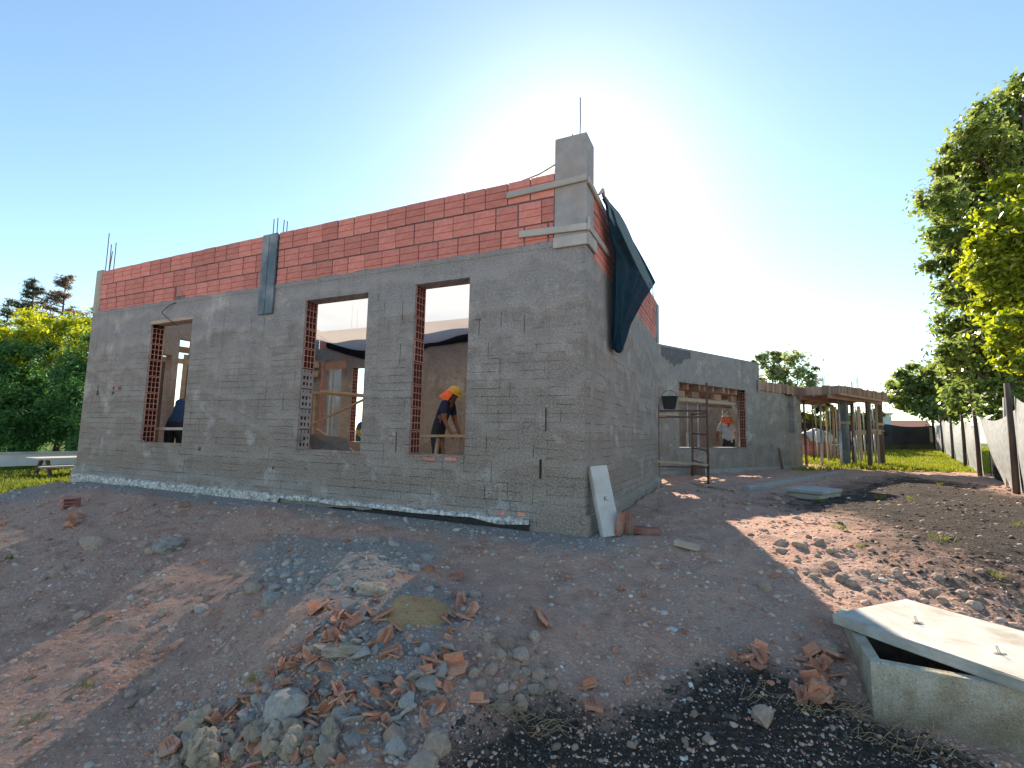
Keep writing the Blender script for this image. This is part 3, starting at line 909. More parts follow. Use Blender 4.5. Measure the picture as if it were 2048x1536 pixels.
MB().tube([(.40, .30, 3.30), (.42, .36, 3.37), (.41, .44, 3.35), (.42, .60, 3.37)], [.012, .022, .018, .010], 7).build('bunched_edge', MT['wood_grey'], T_, True)
# torn end of the net and its rope at the left of the pillar top
NR = thing('net_rope', 'slack rope and torn net end tied beside the pillar above the top brick course', 'rope', C0, -TH)
MB().tube([(.02, .12, 3.62), (-.18, .12, 3.545), (-.45, .10, 3.485), (-.75, .08, 3.46)], .008, 6).build('rope', MT['straw'], NR, True)
sheet(lambda u, v: (.02 - .26 * u - .05 * v, .12 + .03 * math.sin(7 * u), 3.60 - .09 * u - v * (.13 * (1 - .6 * u)) + .012 * math.sin(19 * u)), 8, 5, 'torn_net', MT['net'], NR)

# ------------------------------------------------------------------ the wing behind
WROT = PI / 2 - WAZ
Wg = thing('unfinished_wing', 'lower grey plastered wing with a wide window opening beyond the scaffold', 'building', WA, WROT)
O1 = (-1.15, .02, .63, 2.21); O2 = (.76, 3.72, .63, 2.18); O3 = (5.91, 6.46, 1.07, 2.25)
wall_mesh(-1.6, 4.47, -.1, 3.01, .20, [(*O1, None, 'R'), (*O2, None, 'R')]).build('front_wall', MT['plaster_wing'], Wg)
wall_mesh(4.47, 6.90, -.1, 2.22, .20, [(*O3, .16)]).build('front_wall', MT['plaster_wing'], Wg)
MB().box(4.27, 4.469, .20, 3.2, 2.3, 3.0).build('end_wall', MT['plaster_wing'], Wg)
MB().box(-1.6, 7.0, -.05, -.001, -.1, .10).build('plinth', MT['concrete'], Wg)
dk = MB(); pv = []
rr = random.Random(9)
for i in range(26):   # damp dark patch of fresh plaster with a dripping lower edge
    x = .12 + i * .045
    pv += [(x, -.005, 2.96), (x, -.007, 2.5 + .10 * rr.random() + .25 * abs(i - 11) / 13)]
dk.add(pv, [(2 * i + 1, 2 * i + 3, 2 * i + 2, 2 * i) for i in range(25)]).build('damp_patch', simple('damp_plaster', (.10, .105, .12), (.16, .165, .18), 9, .8, .3, 40), Wg)
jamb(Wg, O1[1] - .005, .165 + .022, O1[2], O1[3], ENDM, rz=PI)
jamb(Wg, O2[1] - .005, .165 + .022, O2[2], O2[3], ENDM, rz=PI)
MB().box(-1.6, 9.5, 3.0, 3.2, -.1, 2.35).build('rear_wall', MT['plaster_wing'], Wg)
MB().box(O2[0], O2[1], .0, .22, .61, .632).build('sill', MT['concrete'], Wg)
# slab formwork inside the wide opening: joists, bearers, stringer, props
FI = thing('floor_formwork', 'timber joist formwork propped up inside the wide opening of the wing', 'formwork', WA, WROT)
for i in range(13):
    x = .55 + i * .36
    MB().bar((x, .24 if x > 3.7 else (.10 if i % 3 else .02), 2.115), (x, 1.6, 2.115), .055, .15).build('joist', MT['wood_red'], FI)
MB().box(.3, 5.3, .21, 1.65, 2.20, 2.225).build('deck', MT['wood'], FI)
for y in (.30, 1.3):
    MB().bar((.4, y, 1.80), (5.2, y, 1.83), .06, .085).build('stringer', MT['wood'], FI)
for i, x in enumerate((1.2, 1.8, 2.8, 3.6)):
    MB().bar((x - .16, .30, 1.945), (x + .18, .32, 1.945), .10, .15).build('bearer', MT['wood_red'], FI)
def prop(x, y, zt, label, parentxy, rot, mat='steel', r=.022, z0=0., lean=(0, 0), group='shoring props under the timber formwork'):
    p = parentxy(x, y)
    g = float(hgt(p[0], p[1])) + z0
    t = thing('shoring_prop', label, 'prop', (p[0], p[1], g), rot, group)
    h = zt - g
    if mat in ('steel', 'rust'):
        MB().tube([(0, 0, 0), (lean[0] * .55, lean[1] * .55, h * .55)], r * 1.25, 8).build('outer_tube', MT[mat], t, True)
        MB().tube([(lean[0] * .55, lean[1] * .55, h * .55), (lean[0], lean[1], h)], r, 8).build('inner_tube', MT[mat], t, True)
        MB().box(-.06, .06, -.06, .06, 0, .012).build('base_plate', MT[mat], t)
        MB().box(lean[0] - .06, lean[0] + .06, lean[1] - .06, lean[1] + .06, h - .012, h).build('head_plate', MT[mat], t)
        MB().tube([(lean[0] * .55 - .05, lean[1] * .55, h * .56), (lean[0] * .55 + .06, lean[1] * .55, h * .56)], .012, 6).build('locking_pin', MT[mat], t)
    else:
        m = MB().bar((0, 0, 0), (lean[0], lean[1], h), r * 2.6, r * 2.6).mesh('post', MT[mat]); bevel_mesh(m, .006); obj('post', m, t)
        MB().box(-.12, .12, -.07, .07, 0, .02).build('footing_board', MT['wood'], t)
    return t
wxy = lambda x, y: WA + WS * x + WN * y
ordn = ['first', 'second', 'third', 'fourth', 'fifth', 'sixth', 'seventh', 'eighth', 'ninth', 'tenth', 'eleventh', 'twelfth', 'thirteenth', 'fourteenth', 'fifteenth', 'sixteenth', 'seventeenth']
for i, (x, y) in enumerate([(wng(px_, 850, y_)[0], y_) for px_, y_ in ((1375, .34), (1396, .34), (1446, 1.5), (1456, 1.6), (1477, .45))]):
    prop(x, y, 1.78, 'pale steel prop inside the wide wing opening, %s from the scaffold side' % ordn[i], wxy, WROT, r=.02, group='props inside the wing opening')
tag(MB().bar((2.95, .9, .0), (2.95, .9, 1.76), .035, .03, (1, 0, 0)).build('red_lath', MT['wood_red']), 'thin reddish timber lath standing inside the wide wing opening', 'lath')
bpy.data.objects['red_lath'].location = WA; bpy.data.objects['red_lath'].rotation_euler = (0, 0, WROT)

# ------------------------------------------------------------------ canopy slab formwork at the end of the wing
Cn = thing('canopy_formwork', 'reddish timber edge formwork of the canopy slab at the end of the wing', 'formwork', WA, WROT)
S0, S1, Y0, Y1, ZC = 6.72, 10.45, -1.12, 2.4, 2.215
MB().box(S0 + .03, S1 - .03, Y0 + .03, Y1, ZC + .02, ZC + .10).build('deck', MT['wood'], Cn)
rr = random.Random(33)
def fascia(a, b, n, z0=ZC, h=.26, gap=.012):
    a = Vector(a); b = Vector(b); d = (b - a) / n
    for i in range(n):
        p = a + d * i + d.normalized() * gap * .5; q = a + d * (i + 1) - d.normalized() * gap * .5
        nrm = Vector((d.y, -d.x, 0)).normalized() * rr.uniform(-.01, .012)
        hh = h + rr.uniform(-.015, .02)
        zz = z0 + rr.uniform(-.012, .006)
        MB().bar((p + nrm) + Vector((0, 0, zz + hh / 2)), (q + nrm) + Vector((0, 0, zz + hh / 2)), .028, hh).build('edge_board', MT['wood_red'], Cn)
        if i % 2 == 0:
            MB().bar(p - d.normalized() * .01 + nrm * 3 + Vector((d.y, -d.x, 0)).normalized() * .03 + Vector((0, 0, zz - .03)), p - d.normalized() * .01 + nrm * 3 + Vector((d.y, -d.x, 0)).normalized() * .03 + Vector((0, 0, zz + hh + .02)), .035, .03, (0, 1, 0)).build('stiffener', MT['wood'], Cn)
fascia((4.32, -.022, 0), (S0, -.022, 0), 12, 2.225)
fascia((S0, -.03, 0), (S0, Y0, 0), 5)
fascia((S0, Y0, 0), (S1, Y0, 0), 18)
fascia((S1, Y0, 0), (S1, Y1, 0), 14)
MB().box(4.35, S0, .0, 1.6, 2.235, 2.32).build('deck', MT['wood'], Cn)
for y in (-.9, -.1, .8, 1.8):
    MB().bar((S0 - .1, y, ZC - .06), (S1 + .15, y, ZC - .06), .07, .11).build('bearer', MT['wood_red'], Cn)
for i in range(7):
    x = S0 + .2 + i * .56
    MB().bar((x, Y0 - .05, ZC + .0), (x, Y1, ZC + .0), .05, .06).build('joist', MT['wood_red'], Cn)
MB().bar((S0 - .02, Y0 - .06, ZC - .01), (S1 + .1, Y0 - .06, ZC - .03), .03, .06).build('stringer', MT['wood_red'], Cn)
for bx, by in ((8.0, -.2), (9.9, -.5)):
    for k in range(6):
        x = bx + (k % 3) * .09; y = by + (k // 3) * .16
        MB().tube([(x, y, ZC + .05), (x + rr.uniform(-.03, .03), y, ZC + .75 + rr.uniform(-.12, .2))], .012, 6).build('reinforcing_bar', MT['steel'], Cn)
# columns and props under the canopy
for i, (px, base, w_, lb) in enumerate([(1692, 15.7, .19, 'dark blue-grey shuttered column under the near corner of the canopy formwork'), (1763, 16.4, .15, 'slim brown column at the far right end of the canopy formwork')]):
    p = atd(px, 900, base)
    t = thing('concrete_column', lb, 'column', (p[0], p[1], float(hgt(p[0], p[1]))), WROT)
    h = ZC + .02 - float(hgt(p[0], p[1]))
    m = MB().box(-w_ / 2, w_ / 2, -w_ / 2, w_ / 2, -.05, h).mesh('shaft', MT['painted'] if i == 0 else MT['post_wood']); bevel_mesh(m, .01); obj('shaft', m, t)
    MB().box(-w_ / 2 - .02, w_ / 2 + .02, -w_ / 2 - .02, w_ / 2 + .02, h * .62, h * .66).build('clamp', MT['wood'], t)
PR = [(1612, 15.3, 'rust', 'rusty steel prop against the end of the wing wall under the canopy', .03), (1627, 16.9, 'rust', 'dark thin prop next to the rusty one at the wing end', .022),
      (1643, 15.6, 'steel', 'thick pale steel prop, third from the wing end under the canopy', .032), (1656, 17.2, 'wood', 'slim timber prop right of the thick pale one under the canopy', .022),
      (1669, 17.0, 'wood', 'slim timber prop standing second left of the dark shuttered column', .022), (1682, 15.3, 'steel', 'pale steel prop touching the left side of the dark shuttered column', .03),
      (1706, 16.3, 'rust', 'dark rusty prop just right of the dark shuttered column', .034), (1711, 15.7, 'steel', 'pale prop beside the dark rusty one right of the concrete column', .024),
      (1722, 17.3, 'wood', 'light timber prop carrying the cross board under the canopy', .030), (1716, 17.8, 'steel', 'thin far prop behind the light timber one under the canopy', .02),
      (1738, 15.2, 'post_wood', 'dark timber prop at the front edge in the right half of the canopy', .034), (1743, 15.9, 'steel', 'pale prop just right of the dark front timber prop', .02),
      (1751, 16.6, 'steel', 'thin pale prop two places left of the slim end column', .02), (1757, 15.9, 'wood', 'pale timber prop directly left of the slim end column', .024),
      (1635, 18.2, 'steel', 'thin far prop between the dark thin and thick pale ones', .018), (1649, 18.4, 'rust', 'thin far rusty prop just right of the thick pale one', .018), (1662, 18.0, 'steel', 'thin far steel prop between the two slim timber ones', .018), (1676, 18.5, 'wood', 'thin far timber prop left of the pale steel one by the column', .018), (1730, 17.6, 'steel', 'thin far prop left of the dark front timber prop', .018)]
for px, dep, mt, lb, r in PR:
    p = atd(px, 900, dep)
    s_, y_ = wloc(p)
    prop(s_, y_, ZC - .10, lb, wxy, WROT, mt, r, lean=(random.uniform(-.03, .03), random.uniform(-.03, .03)))
a, b = atd(1709, 866, 16.0), atd(1762, 864, 16.0)
tag(MB().bar(a, b, .03, .16).build('cross_board', MT['wood']), 'pale timber board fixed across the canopy props', 'board')
a, b = atd(1735, 858, 15.2), atd(1768, 862, 15.2)
tag(MB().bar(a, b, .06, .025).build('loose_batten', MT['wood']), 'thin batten sticking out above the cross board under the canopy', 'batten')
# things standing behind the canopy
p = atd(1634, 915, 20.5)
t = thing('covered_brick_stack', 'stack of orange bricks half covered by a pale grey sheet behind the canopy', 'brick stack', (p[0], p[1], float(hgt(p[0], p[1]))), .3)
for i in range(5):
    for k in range(3):
        obj('brick', BLOCK, t, (-.52 + i * .26, -.2, k * .245), (0, 0, 0), (1, 2.4, 1))
def cov(u, v):
    a_ = PI * v
    return (-.75 + 1.5 * u, -.28 * math.cos(a_) * 1.3, .62 + .55 * math.sin(a_) * (.6 + .4 * math.sin(PI * u)) + .03 * math.sin(u * 17))
sheet(cov, 16, 10, 'cover_sheet', MT['white_concrete'], t)
p = atd(1664, 905, 21)
t = thing('pallet_of_bags', 'low pile of blue-grey bags beside the covered bricks behind the canopy', 'bags', (p[0], p[1], float(hgt(p[0], p[1]))), .5)
bagm = simple('cement_bags', (.16, .19, .25), (.26, .29, .35), 6, .8, .2)
for k in range(3):
    for i in range(2):
        m = MB().box(-.3, .3, -.2, .2, 0, .16).mesh('bag', bagm); bevel_mesh(m, .06, 2); obj('bag', m, t, (-.3 + i * .62, 0, .02 + k * .165), (0, 0, random.uniform(-.1, .1)))
a, b = atd(1618, 868, 20.3), atd(1660, 868, 20.3)
tag(MB().bar(a, b, .04, .10).build('timber_rail', MT['wood_red']), 'reddish timber rail lying over the covered brick stack', 'rail')

# ------------------------------------------------------------------ scaffold, bucket and yard bits by the wing
Sf = thing('tubular_scaffold', 'rusty tubular scaffold frame standing in front of the wing', 'scaffold', (0, 0, 0))
P1, P2, P3 = gnd(1317, 962), gnd(1417, 968), gnd(1386, 952)
def V3(p, z): return (p[0], p[1], z)
P4 = P1 + (P3 - P2) * np.array([1, 1, 0])
ZS = 1.42
for p, zt in ((P1, ZS + .1), (P2, 1.95), (P3, ZS), (P4, ZS)):
    MB().tube([V3(p, p[2] - .02), V3(p, zt)], .024, 8).build('upright', MT['rust'], Sf, True)
for za in (1.38, 1.26):
    MB().tube([V3(P1, za), V3(P2, za + .02)], .018, 8).build('ledger', MT['rust'], Sf, True)
for za in (.35, .62, .93, 1.35):
    MB().tube([V3(P2, za), V3(P3, za + .03)], .016, 8).build('rung', MT['rust'], Sf, True)
    MB().tube([V3(P1, za), V3(P4, za + .03)], .016, 8).build('rung', MT['rust'], Sf, True)
MB().tube([V3(P1, .30), V3(P2, .30)], .014, 8).build('ledger', MT['rust'], Sf, True)
t = tag(MB().bar(V3(P1 + (P2 - P1) * -.02 + np.array([0, -.06, 0]), .40), V3(P2 + np.array([-.05, -.05, 0]), .36), .16, .035).build('scaffold_plank', MT['wood']), 'weathered plank lying across the low rungs of the scaffold frame', 'plank')
bp = atd(1339, 805, 10.6)
bt = thing('bucket', 'dark rubber bucket hanging by the scaffold in front of the wing', 'bucket', (bp[0], bp[1], bp[2] - .15))
m = MB(); prof = [(.115, 0), (.125, .01), (.17, .27), (.185, .275), (.185, .285), (.165, .28), (.118, .02), (.0, .02)]
sg = 18; pv = [(r * math.cos(2 * PI * k / sg), r * math.sin(2 * PI * k / sg), z) for r, z in prof for k in range(sg)]
m.add(pv, [(i * sg + k, i * sg + (k + 1) % sg, (i + 1) * sg + (k + 1) % sg, (i + 1) * sg + k) for i in range(len(prof) - 1) for k in range(sg)] + [tuple(range(sg - 1, -1, -1))])
m.build('pail', MT['bucket'], bt, True)
MB().tube([(.17 * math.cos(a_), 0, .28 + .14 * math.sin(a_)) for a_ in np.linspace(0, PI, 9)], .006, 6).build('handle', MT['rust'], bt)
sh = tag(MB().bar(atd(1318, 808, 10.62) + np.array([-.25, .1, -.22]), atd(1345, 812, 10.7) + np.array([.1, 0, -.20]), .20, .03).build('bucket_shelf', MT['wood']), 'short board resting on the opening ledge under the rubber bucket', 'board')
q = gnd(1396, 950)
t = thing('timber_block', 'squat grey timber block under the scaffold plank', 'block', q, .4)
m = MB().tube([(0, 0, -.02), (0, 0, .22)], [.17, .15], 12).mesh('stump', MT['post_wood']); obj('stump', m, t)
a, b = gnd(1492, 984), gnd(1688, 949)
kb = thing('concrete_kerb', 'long low concrete kerb beam lying on the ground before the wing', 'kerb', (0, 0, 0))
m = MB().bar(a + np.array([0, 0, .03]), b + np.array([0, 0, .05]), .11, .12).mesh('beam', MT['concrete']); roughen(bevel_mesh(m, .008), .004, 2, 1); obj('beam', m, kb)
for i, (p0, p1, w_, h_, mt, lb) in enumerate([((1385, 968), (1470, 983), .07, .03, 'wood', 'thin pale batten on the earth between scaffold and kerb'), ((1408, 975), (1490, 968), .05, .03, 'wood', 'shorter batten crossing towards the end of the kerb'),
                                          ((1350, 1091), (1398, 1103), .06, .045, 'wood', 'short sawn timber offcut on the bare earth in front of the side wall'), ((1420, 942), (1404, 946), .04, .04, 'wood_red', 'small reddish stick beside the scaffold foot')]):
    a, b = gnd(*p0), gnd(*p1)
    o = MB().bar(a + np.array([0, 0, h_ * .6]), b + np.array([0, 0, h_ * .6]), w_, h_).mesh('timber_offcut', MT[mt]); bevel_mesh(o, .003)
    tag(obj('timber_offcut', o), lb, 'timber')
sx, sy = wng(1556, 925)
tag(MB().tube([wxy(5.42, -.10) + np.array([0, 0, .0]), wxy(5.40, -.06) + np.array([0, 0, .35]), wxy(5.36, -.04) + np.array([0, 0, .62])], [.03, .024, .018], 7).build('crooked_stake', MT['post_wood']), 'dark crooked stake standing against the wing wall', 'stake')
fb = thing('far_concrete_box', 'small concrete inspection box with lid half buried in the black soil', 'box', gnd(1628, 992) + np.array([0, 0, -.05]), .62)
m = MB().box(-.36, .36, -.24, .24, 0, .11).mesh('body', MT['pale_concrete']); bevel_mesh(m, .01); obj('body', m, fb)
m = MB().box(-.40, .39, -.27, .27, .115, .165).mesh('lid', MT['concrete']); bevel_mesh(m, .008); obj('lid', m, fb, rot=(0, 0, .06))

# ------------------------------------------------------------------ leaning concrete plank, bricks at its foot
def obox(cn, ax, ay, az, sx_, sy_, sz_, mat, bev=.006, rough=0., seed=0):
    m = MB()
    ax, ay, az = (Vector(q).normalized() for q in (ax, ay, az))
    v = [Vector(cn) + ax * (i * sx_ / 2) + ay * (j * sy_ / 2) + az * (k * sz_ / 2) for k in (-1, 1) for i, j in ((-1, -1), (1, -1), (1, 1), (-1, 1))]
    m.add(v, [(0, 3, 2, 1), (4, 5, 6, 7), (0, 1, 5, 4), (1, 2, 6, 5), (2, 3, 7, 6), (3, 0, 4, 7)])
    me = m.mesh('part', mat); bevel_mesh(me, bev)
    if rough: roughen(me, rough, 2, seed)
    return me
LX = Vector((math.cos(TH), -math.sin(TH), 0)); LY = Vector(EV)
foot = Vector(gnd(1222, 1073)); topc = Vector(tuple(C0)) + LX * .415 + LY * .18 + Vector((0, 0, .60))
ax = (topc - foot)
slab = thing('leaning_concrete_plank', 'white precast concrete plank with a small scribbled mark leaning on the side wall', 'concrete plank', foot)
az_ = ax.normalized(); ay_ = (LY * .75 + LX * .66); ay_ = ay_ - az_ * ay_.dot(az_); ay_.normalize(); axx = ay_.cross(az_)
L_ = ax.length
me = obox(az_ * (L_ / 2) + axx * .0, axx, ay_, az_, .06, .19, L_, MT['white_concrete'], .006)
obj('plank', me, slab)
mk = az_ * (L_ * .52) + axx * .0315
for a, b in [((-.012, -.02), (-.008, .02)), ((-.01, 0), (.014, .018)), ((-.01, .0), (.016, -.016)), ((.022, -.016), (.03, -.018))]:
    pa = mk + ay_ * a[0] + az_ * a[1]; pb = mk + ay_ * b[0] + az_ * b[1]
    MB().tube([pa, pb], .0022, 5).build('pencil_mark', MT['black'], slab)
def solid_brick(p, rz, tilt, label, upright=False, sc=1.):
    m = MB().box(-.115, .115, -.055, .055, -.027, .027).mesh('solid_brick', MT['solid_brick']); bevel_mesh(m, .006); roughen(m, .003, 1, int(abs(p[0] * 100)))
    o = obj('solid_brick', m, None, (p[0], p[1], p[2] + (.112 if upright else .03)), ((0, -PI / 2 + tilt, rz) if upright else (tilt, 0, rz)), (sc, sc, sc))
    return tag(o, label, 'brick')
solid_brick(gnd(1240, 1073), -.5, .16, 'brown solid brick propping the foot of the white concrete plank', True, .85)
solid_brick(gnd(1256, 1070), -.5, .06, 'redder solid brick standing outermost at the foot of the white plank', True, .85)
solid_brick(gnd(1295, 1068), -.35, .1, 'single red solid brick lying flat right of the leaning plank')

# ------------------------------------------------------------------ concrete inspection box near the camera
bx0 = Vector((1.72, 2.38, -.40))
fd = Vector((.903, -.43, 0)).normalized(); ld = Vector((.43, .903, 0)).normalized()
Bx = thing('concrete_inspection_box', 'pale concrete inspection box with its lid askew, nearest thing on the bare earth', 'box', bx0)
sz, wl, zh = .80, .055, .25
for nm, c_, sx_, sy_ in (('front_wall', fd * (sz / 2) + ld * (wl / 2), sz, wl), ('rear_wall', fd * (sz / 2) + ld * (sz - wl / 2), sz, wl)):
    me = obox(c_ + Vector((0, 0, zh - .32)), fd, ld, (0, 0, 1), sx_, sy_, .64, MT['stained'], .006, .0025, 2); obj(nm, me, Bx)
for c_ in (fd * (wl / 2) + ld * (sz / 2), fd * (sz - wl / 2) + ld * (sz / 2)):
    me = obox(c_ + Vector((0, 0, zh - .322)), fd, ld, (0, 0, 1), wl, sz - 2 * wl - .002, .64, MT['stained'], .006, .0025, 3); obj('side_wall', me, Bx)
Lc, Bc, Fc = Vector((1.84, 2.84, 0)), Vector((2.51, 3.11, 0)), Vector((2.17, 2.10, 0))
lc = (Bc + Fc) / 2 - bx0; lc.z = zh + .03
lf = (Fc - Lc).normalized(); lb_ = Vector((-lf.y, lf.x, 0))
me = obox(lc, lf, lb_, (0, 0, 1), (Fc - Lc).length, (Bc - Lc).length, .055, MT['pale_lid'], .005, .0025, 5)
lid = obj('lid', me, Bx); lid['label'] = 'pale slab lid laid askew on the box'
for px, py in ((1835, 1243), (2000, 1305)):
    g_ = CAMP + ray(px, py) * ((-.085 - CAMH) / ray(px, py)[2]); g_ = Vector(g_) - bx0; g_.z = zh + .058
    m = MB(); n_ = 16
    m.add([(g_.x + .028 * math.cos(2 * PI * k / n_) * (1 + .3 * math.sin(k * 2.3)), g_.y + .012 * math.sin(2 * PI * k / n_), zh + .0605) for k in range(n_)], [tuple(range(n_))]).build('dark_oval', MT['mortar'], lid)  # flat dark oval laid on the lid at each wire
    MB().tube([g_ + Vector((-.006, 0, 0)), g_ + Vector((-.014, .004, .034)), g_ + Vector((-.008, .004, .036)), g_ + Vector((.004, 0, 0))], .0013, 6).build('lifting_wire', MT['rebar'], lid)

# ------------------------------------------------------------------ inside the room
def inroom(x, y, z): return tuple(np.asarray(C0) + np.array(LX) * x + np.array(LY) * y + np.array([0, 0, z]))
IN = thing('trestle_scaffold', 'timber trestle with planks and diagonal brace inside the middle window', 'trestle', C0, -TH)
(xa, za), (xb, zb) = fac(622, 785, 1.6), fac(728, 792, 1.6)
MB().bar((xa, 1.6, za), (xb + .1, 1.9, zb), .22, .035).build('platform_plank', MT['wood'], IN)
MB().bar((xa + .35, 1.5, za + .01), (xb + .1, 1.6, zb + .01), .10, .03).build('platform_plank', MT['wood'], IN)
(xa, za), (xb, zb) = fac(617, 852, 1.55), fac(728, 799, 1.55)
MB().bar((xa, 1.55, za), (xb, 1.55, zb), .035, .03).build('brace', MT['wood'], IN)
for px in (621, 632):
    (xa, za) = fac(px, 790, 1.7)
    MB().bar((xa, 1.7, 0), (xa, 1.7, za), .05, .05).build('leg', MT['wood'], IN)
(xa, za) = fac(760, 790, 1.7)
for dx in (0, .5): MB().bar((xa + dx * .3, 1.6 + dx, 0), (xa + dx * .3, 1.6 + dx, za), .05, .05).build('leg', MT['wood'], IN)
# tipped mortar board in the middle window
(xa, za), (xb, zb), (xc, zc), (xd, zd) = fac(602, 866, .45), fac(682, 876, .5), fac(705, 905, .35), fac(627, 902, .35)
MB_ = MB(); q = [(xa, .55, za), (xb, .6, zb), (xc, .32, zc), (xd, .32, zd)]
nn = Vector((0, -.35, .94)) * .02
MB_.add([Vector(v) for v in q] + [Vector(v) - nn for v in q], [(0, 3, 2, 1), (4, 5, 6, 7), (0, 1, 5, 4), (1, 2, 6, 5), (2, 3, 7, 6), (3, 0, 4, 7)])
o = MB_.build('mortar_board', simple('cement_crusted_board', (.05, .05, .052), (.11, .105, .10), 8, .8, .4, 40)); o.location = C0; o.rotation_euler = (0, 0, -TH)
tag(o, 'dark cement-crusted board tipped up on the sill of the middle window', 'board')
for i, (p0, p1, w, lb) in enumerate([((632, 858), (655, 873), 1.0, 'pale stick slanting behind the tipped board in the middle window'), ((697, 897), (708, 905), .6, 'short pale stick end at the sill of the middle window')]):
    (xa, za), (xb, zb) = fac(*p0, w), fac(*p1, w)
    o = MB().bar((xa, w, za), (xb, w, zb), .03, .03).build('stick', MT['wood']); o.location = C0; o.rotation_euler = (0, 0, -TH); tag(o, lb, 'stick')
# plank in front of the worker in the right-hand window
(xa, za), (xb, zb) = fac(846, 872, 2.3), fac(935, 868, 2.3)
o = MB().bar((xa, 2.3, za), (xb + 1.0, 2.4, zb), .24, .04).build('working_plank', MT['wood']); o.location = C0; o.rotation_euler = (0, 0, -TH)
tag(o, 'long plank at hip height in front of the yellow-helmeted worker', 'plank')
for i, (x, lb) in enumerate(((xa + .3, 'timber trestle leg under the working plank behind the window reveal'), (xb + .6, 'timber trestle leg under the hidden end of the working plank'))):
    t = thing('plank_trestle', lb, 'trestle', inroom(x, 2.35, 0), -TH)
    for sgn in (-1, 1):
        MB().bar((0, sgn * .22, 0), (0, sgn * .05, za - .03), .05, .05).build('leg', MT['wood'], t)
    MB().bar((0, -.2, .3), (0, .2, .3), .03, .06).build('crossbar', MT['wood'], t)
# timber framing and inner partition seen through the windows
PT = thing('inner_partition', 'brick-edged inner doorway wall with timber shuttering seen through the middle window', 'wall', C0, -TH)
px0 = fac(643, 730, 4.2)[0]
MB().box(px0 - 1.2, px0 - .0, 4.3, 4.45, 0, 2.55).build('wall_panel', MT['plaster_wing'], PT)
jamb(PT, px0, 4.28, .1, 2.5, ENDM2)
for z in (2.42, 2.2):
    MB().bar((px0 - .9, 4.15, z), (px0 - .1, 4.2, z), .05, .14).build('shutter_board', MT['wood'], PT)
MB().bar((px0 + .1, 4.25, 2.38), (px0 + .75, 4.25, 2.40), .05, .18).build('shutter_board', MT['wood_red'], PT)
for dx in (.30, .42): MB().bar((px0 + dx, 4.2, 0), (px0 + dx, 4.2, 2.3), .04, .04).build('stud', MT['steel'], PT)
o = MB().box(-13.5, -9.7, 7.4, 7.5, 0, 2.9).build('store_room_wall', MT['plaster_wing']); o.location = C0; o.rotation_euler = (0, 0, -TH)
tag(o, 'dim grey wall of the room beyond the inner doorway', 'wall')
BD = thing('timbers_and_added_boards', 'timbers with added dark boards that darken the view through the narrow left window opening', 'boards', C0, -TH)
for i, (y, h) in enumerate(((.5, 2.4), (.78, 2.3), (1.02, 2.2))):
    MB().bar((-8.9, y + .5, 0), (-8.75, y + .5, h), .27, .04, (1, 0, 0)).build('board', MT['tar'] if i < 2 else MT['post_wood'], BD)  # dark boards added to make the first opening look dark
MB().bar((-8.75, 2.55, 0), (-8.65, 2.55, 2.75), 1.25, .04, (1, 0, 0)).build('board', MT['post_wood'], BD)  # wide panel added to block the bright view, leaving a slit
for y in (1.62, 1.78):
    MB().bar((-8.3, y, 0), (-8.25, y, 2.3), .06, .05, (1, 0, 0)).build('timber', MT['wood'], BD)
MB().bar((-8.3, .9, 2.38), (-8.3, 2.0, 2.40), .05, .12).build('cross_timber', MT['wood'], BD)
MB().bar((-8.3, .9, 2.15), (-8.3, 2.0, 2.17), .05, .10).build('cross_timber', MT['wood'], BD)
(xa, za), (xb, zb) = fac(309, 858, .4), fac(366, 857, .4)
o = MB().bar((xa - .2, .4, za), (xb + .2, .45, zb), .16, .04).build('inner_plank', MT['wood_grey']); o.location = C0; o.rotation_euler = (0, 0, -TH)
tag(o, 'grey plank across the lower part of the narrow left window', 'plank')

# ------------------------------------------------------------------ people
def skin_body(name, J, E, mats, parent):
    """J name:(pos, radius, zone); E list of joint pairs; one continuous skinned surface"""
    names = list(J)
    me = bpy.data.meshes.new(name)
    me.from_pydata([J[n][0] for n in names], [(names.index(a), names.index(b)) for a, b in E], [])
    o = bpy.data.objects.new(name, me); COL.objects.link(o)
    md = o.modifiers.new('skin', 'SKIN'); md.use_smooth_shade = True
    for i, n in enumerate(names):
        r = J[n][1]; r = r if hasattr(r, '__len__') else (r, r)
        me.skin_vertices[0].data[i].radius = r
        me.skin_vertices[0].data[i].use_root = (n == 'pelvis')
    sb = o.modifiers.new('sub', 'SUBSURF'); sb.levels = 2; sb.render_levels = 2
    dg = bpy.context.evaluated_depsgraph_get(); dg.update()
    m2 = bpy.data.meshes.new_from_object(o.evaluated_get(dg))
    bpy.data.objects.remove(o)
    m2.materials.clear()
    zl = list(mats)
    for z in zl: m2.materials.append(mats[z])
    segs = [(Vector(J[a][0]), Vector(J[b][0]), J[b][2]) for a, b in E]
    for p in m2.polygons:
        c = p.center; best = 1e9
        for a, b, z in segs:
            ab = b - a; t = max(0, min(1, (c - a).dot(ab) / (ab.length_squared + 1e-9)))
            d_ = (c - a - ab * t).length
            if d_ < best: best = d_; bz = z
        p.material_index = zl.index(bz); p.use_smooth = True
    m2.update()
    return obj(name, m2, parent)
SKIN = simple('skin', (.22, .11, .07), (.27, .14, .095), 8, .6, .05)
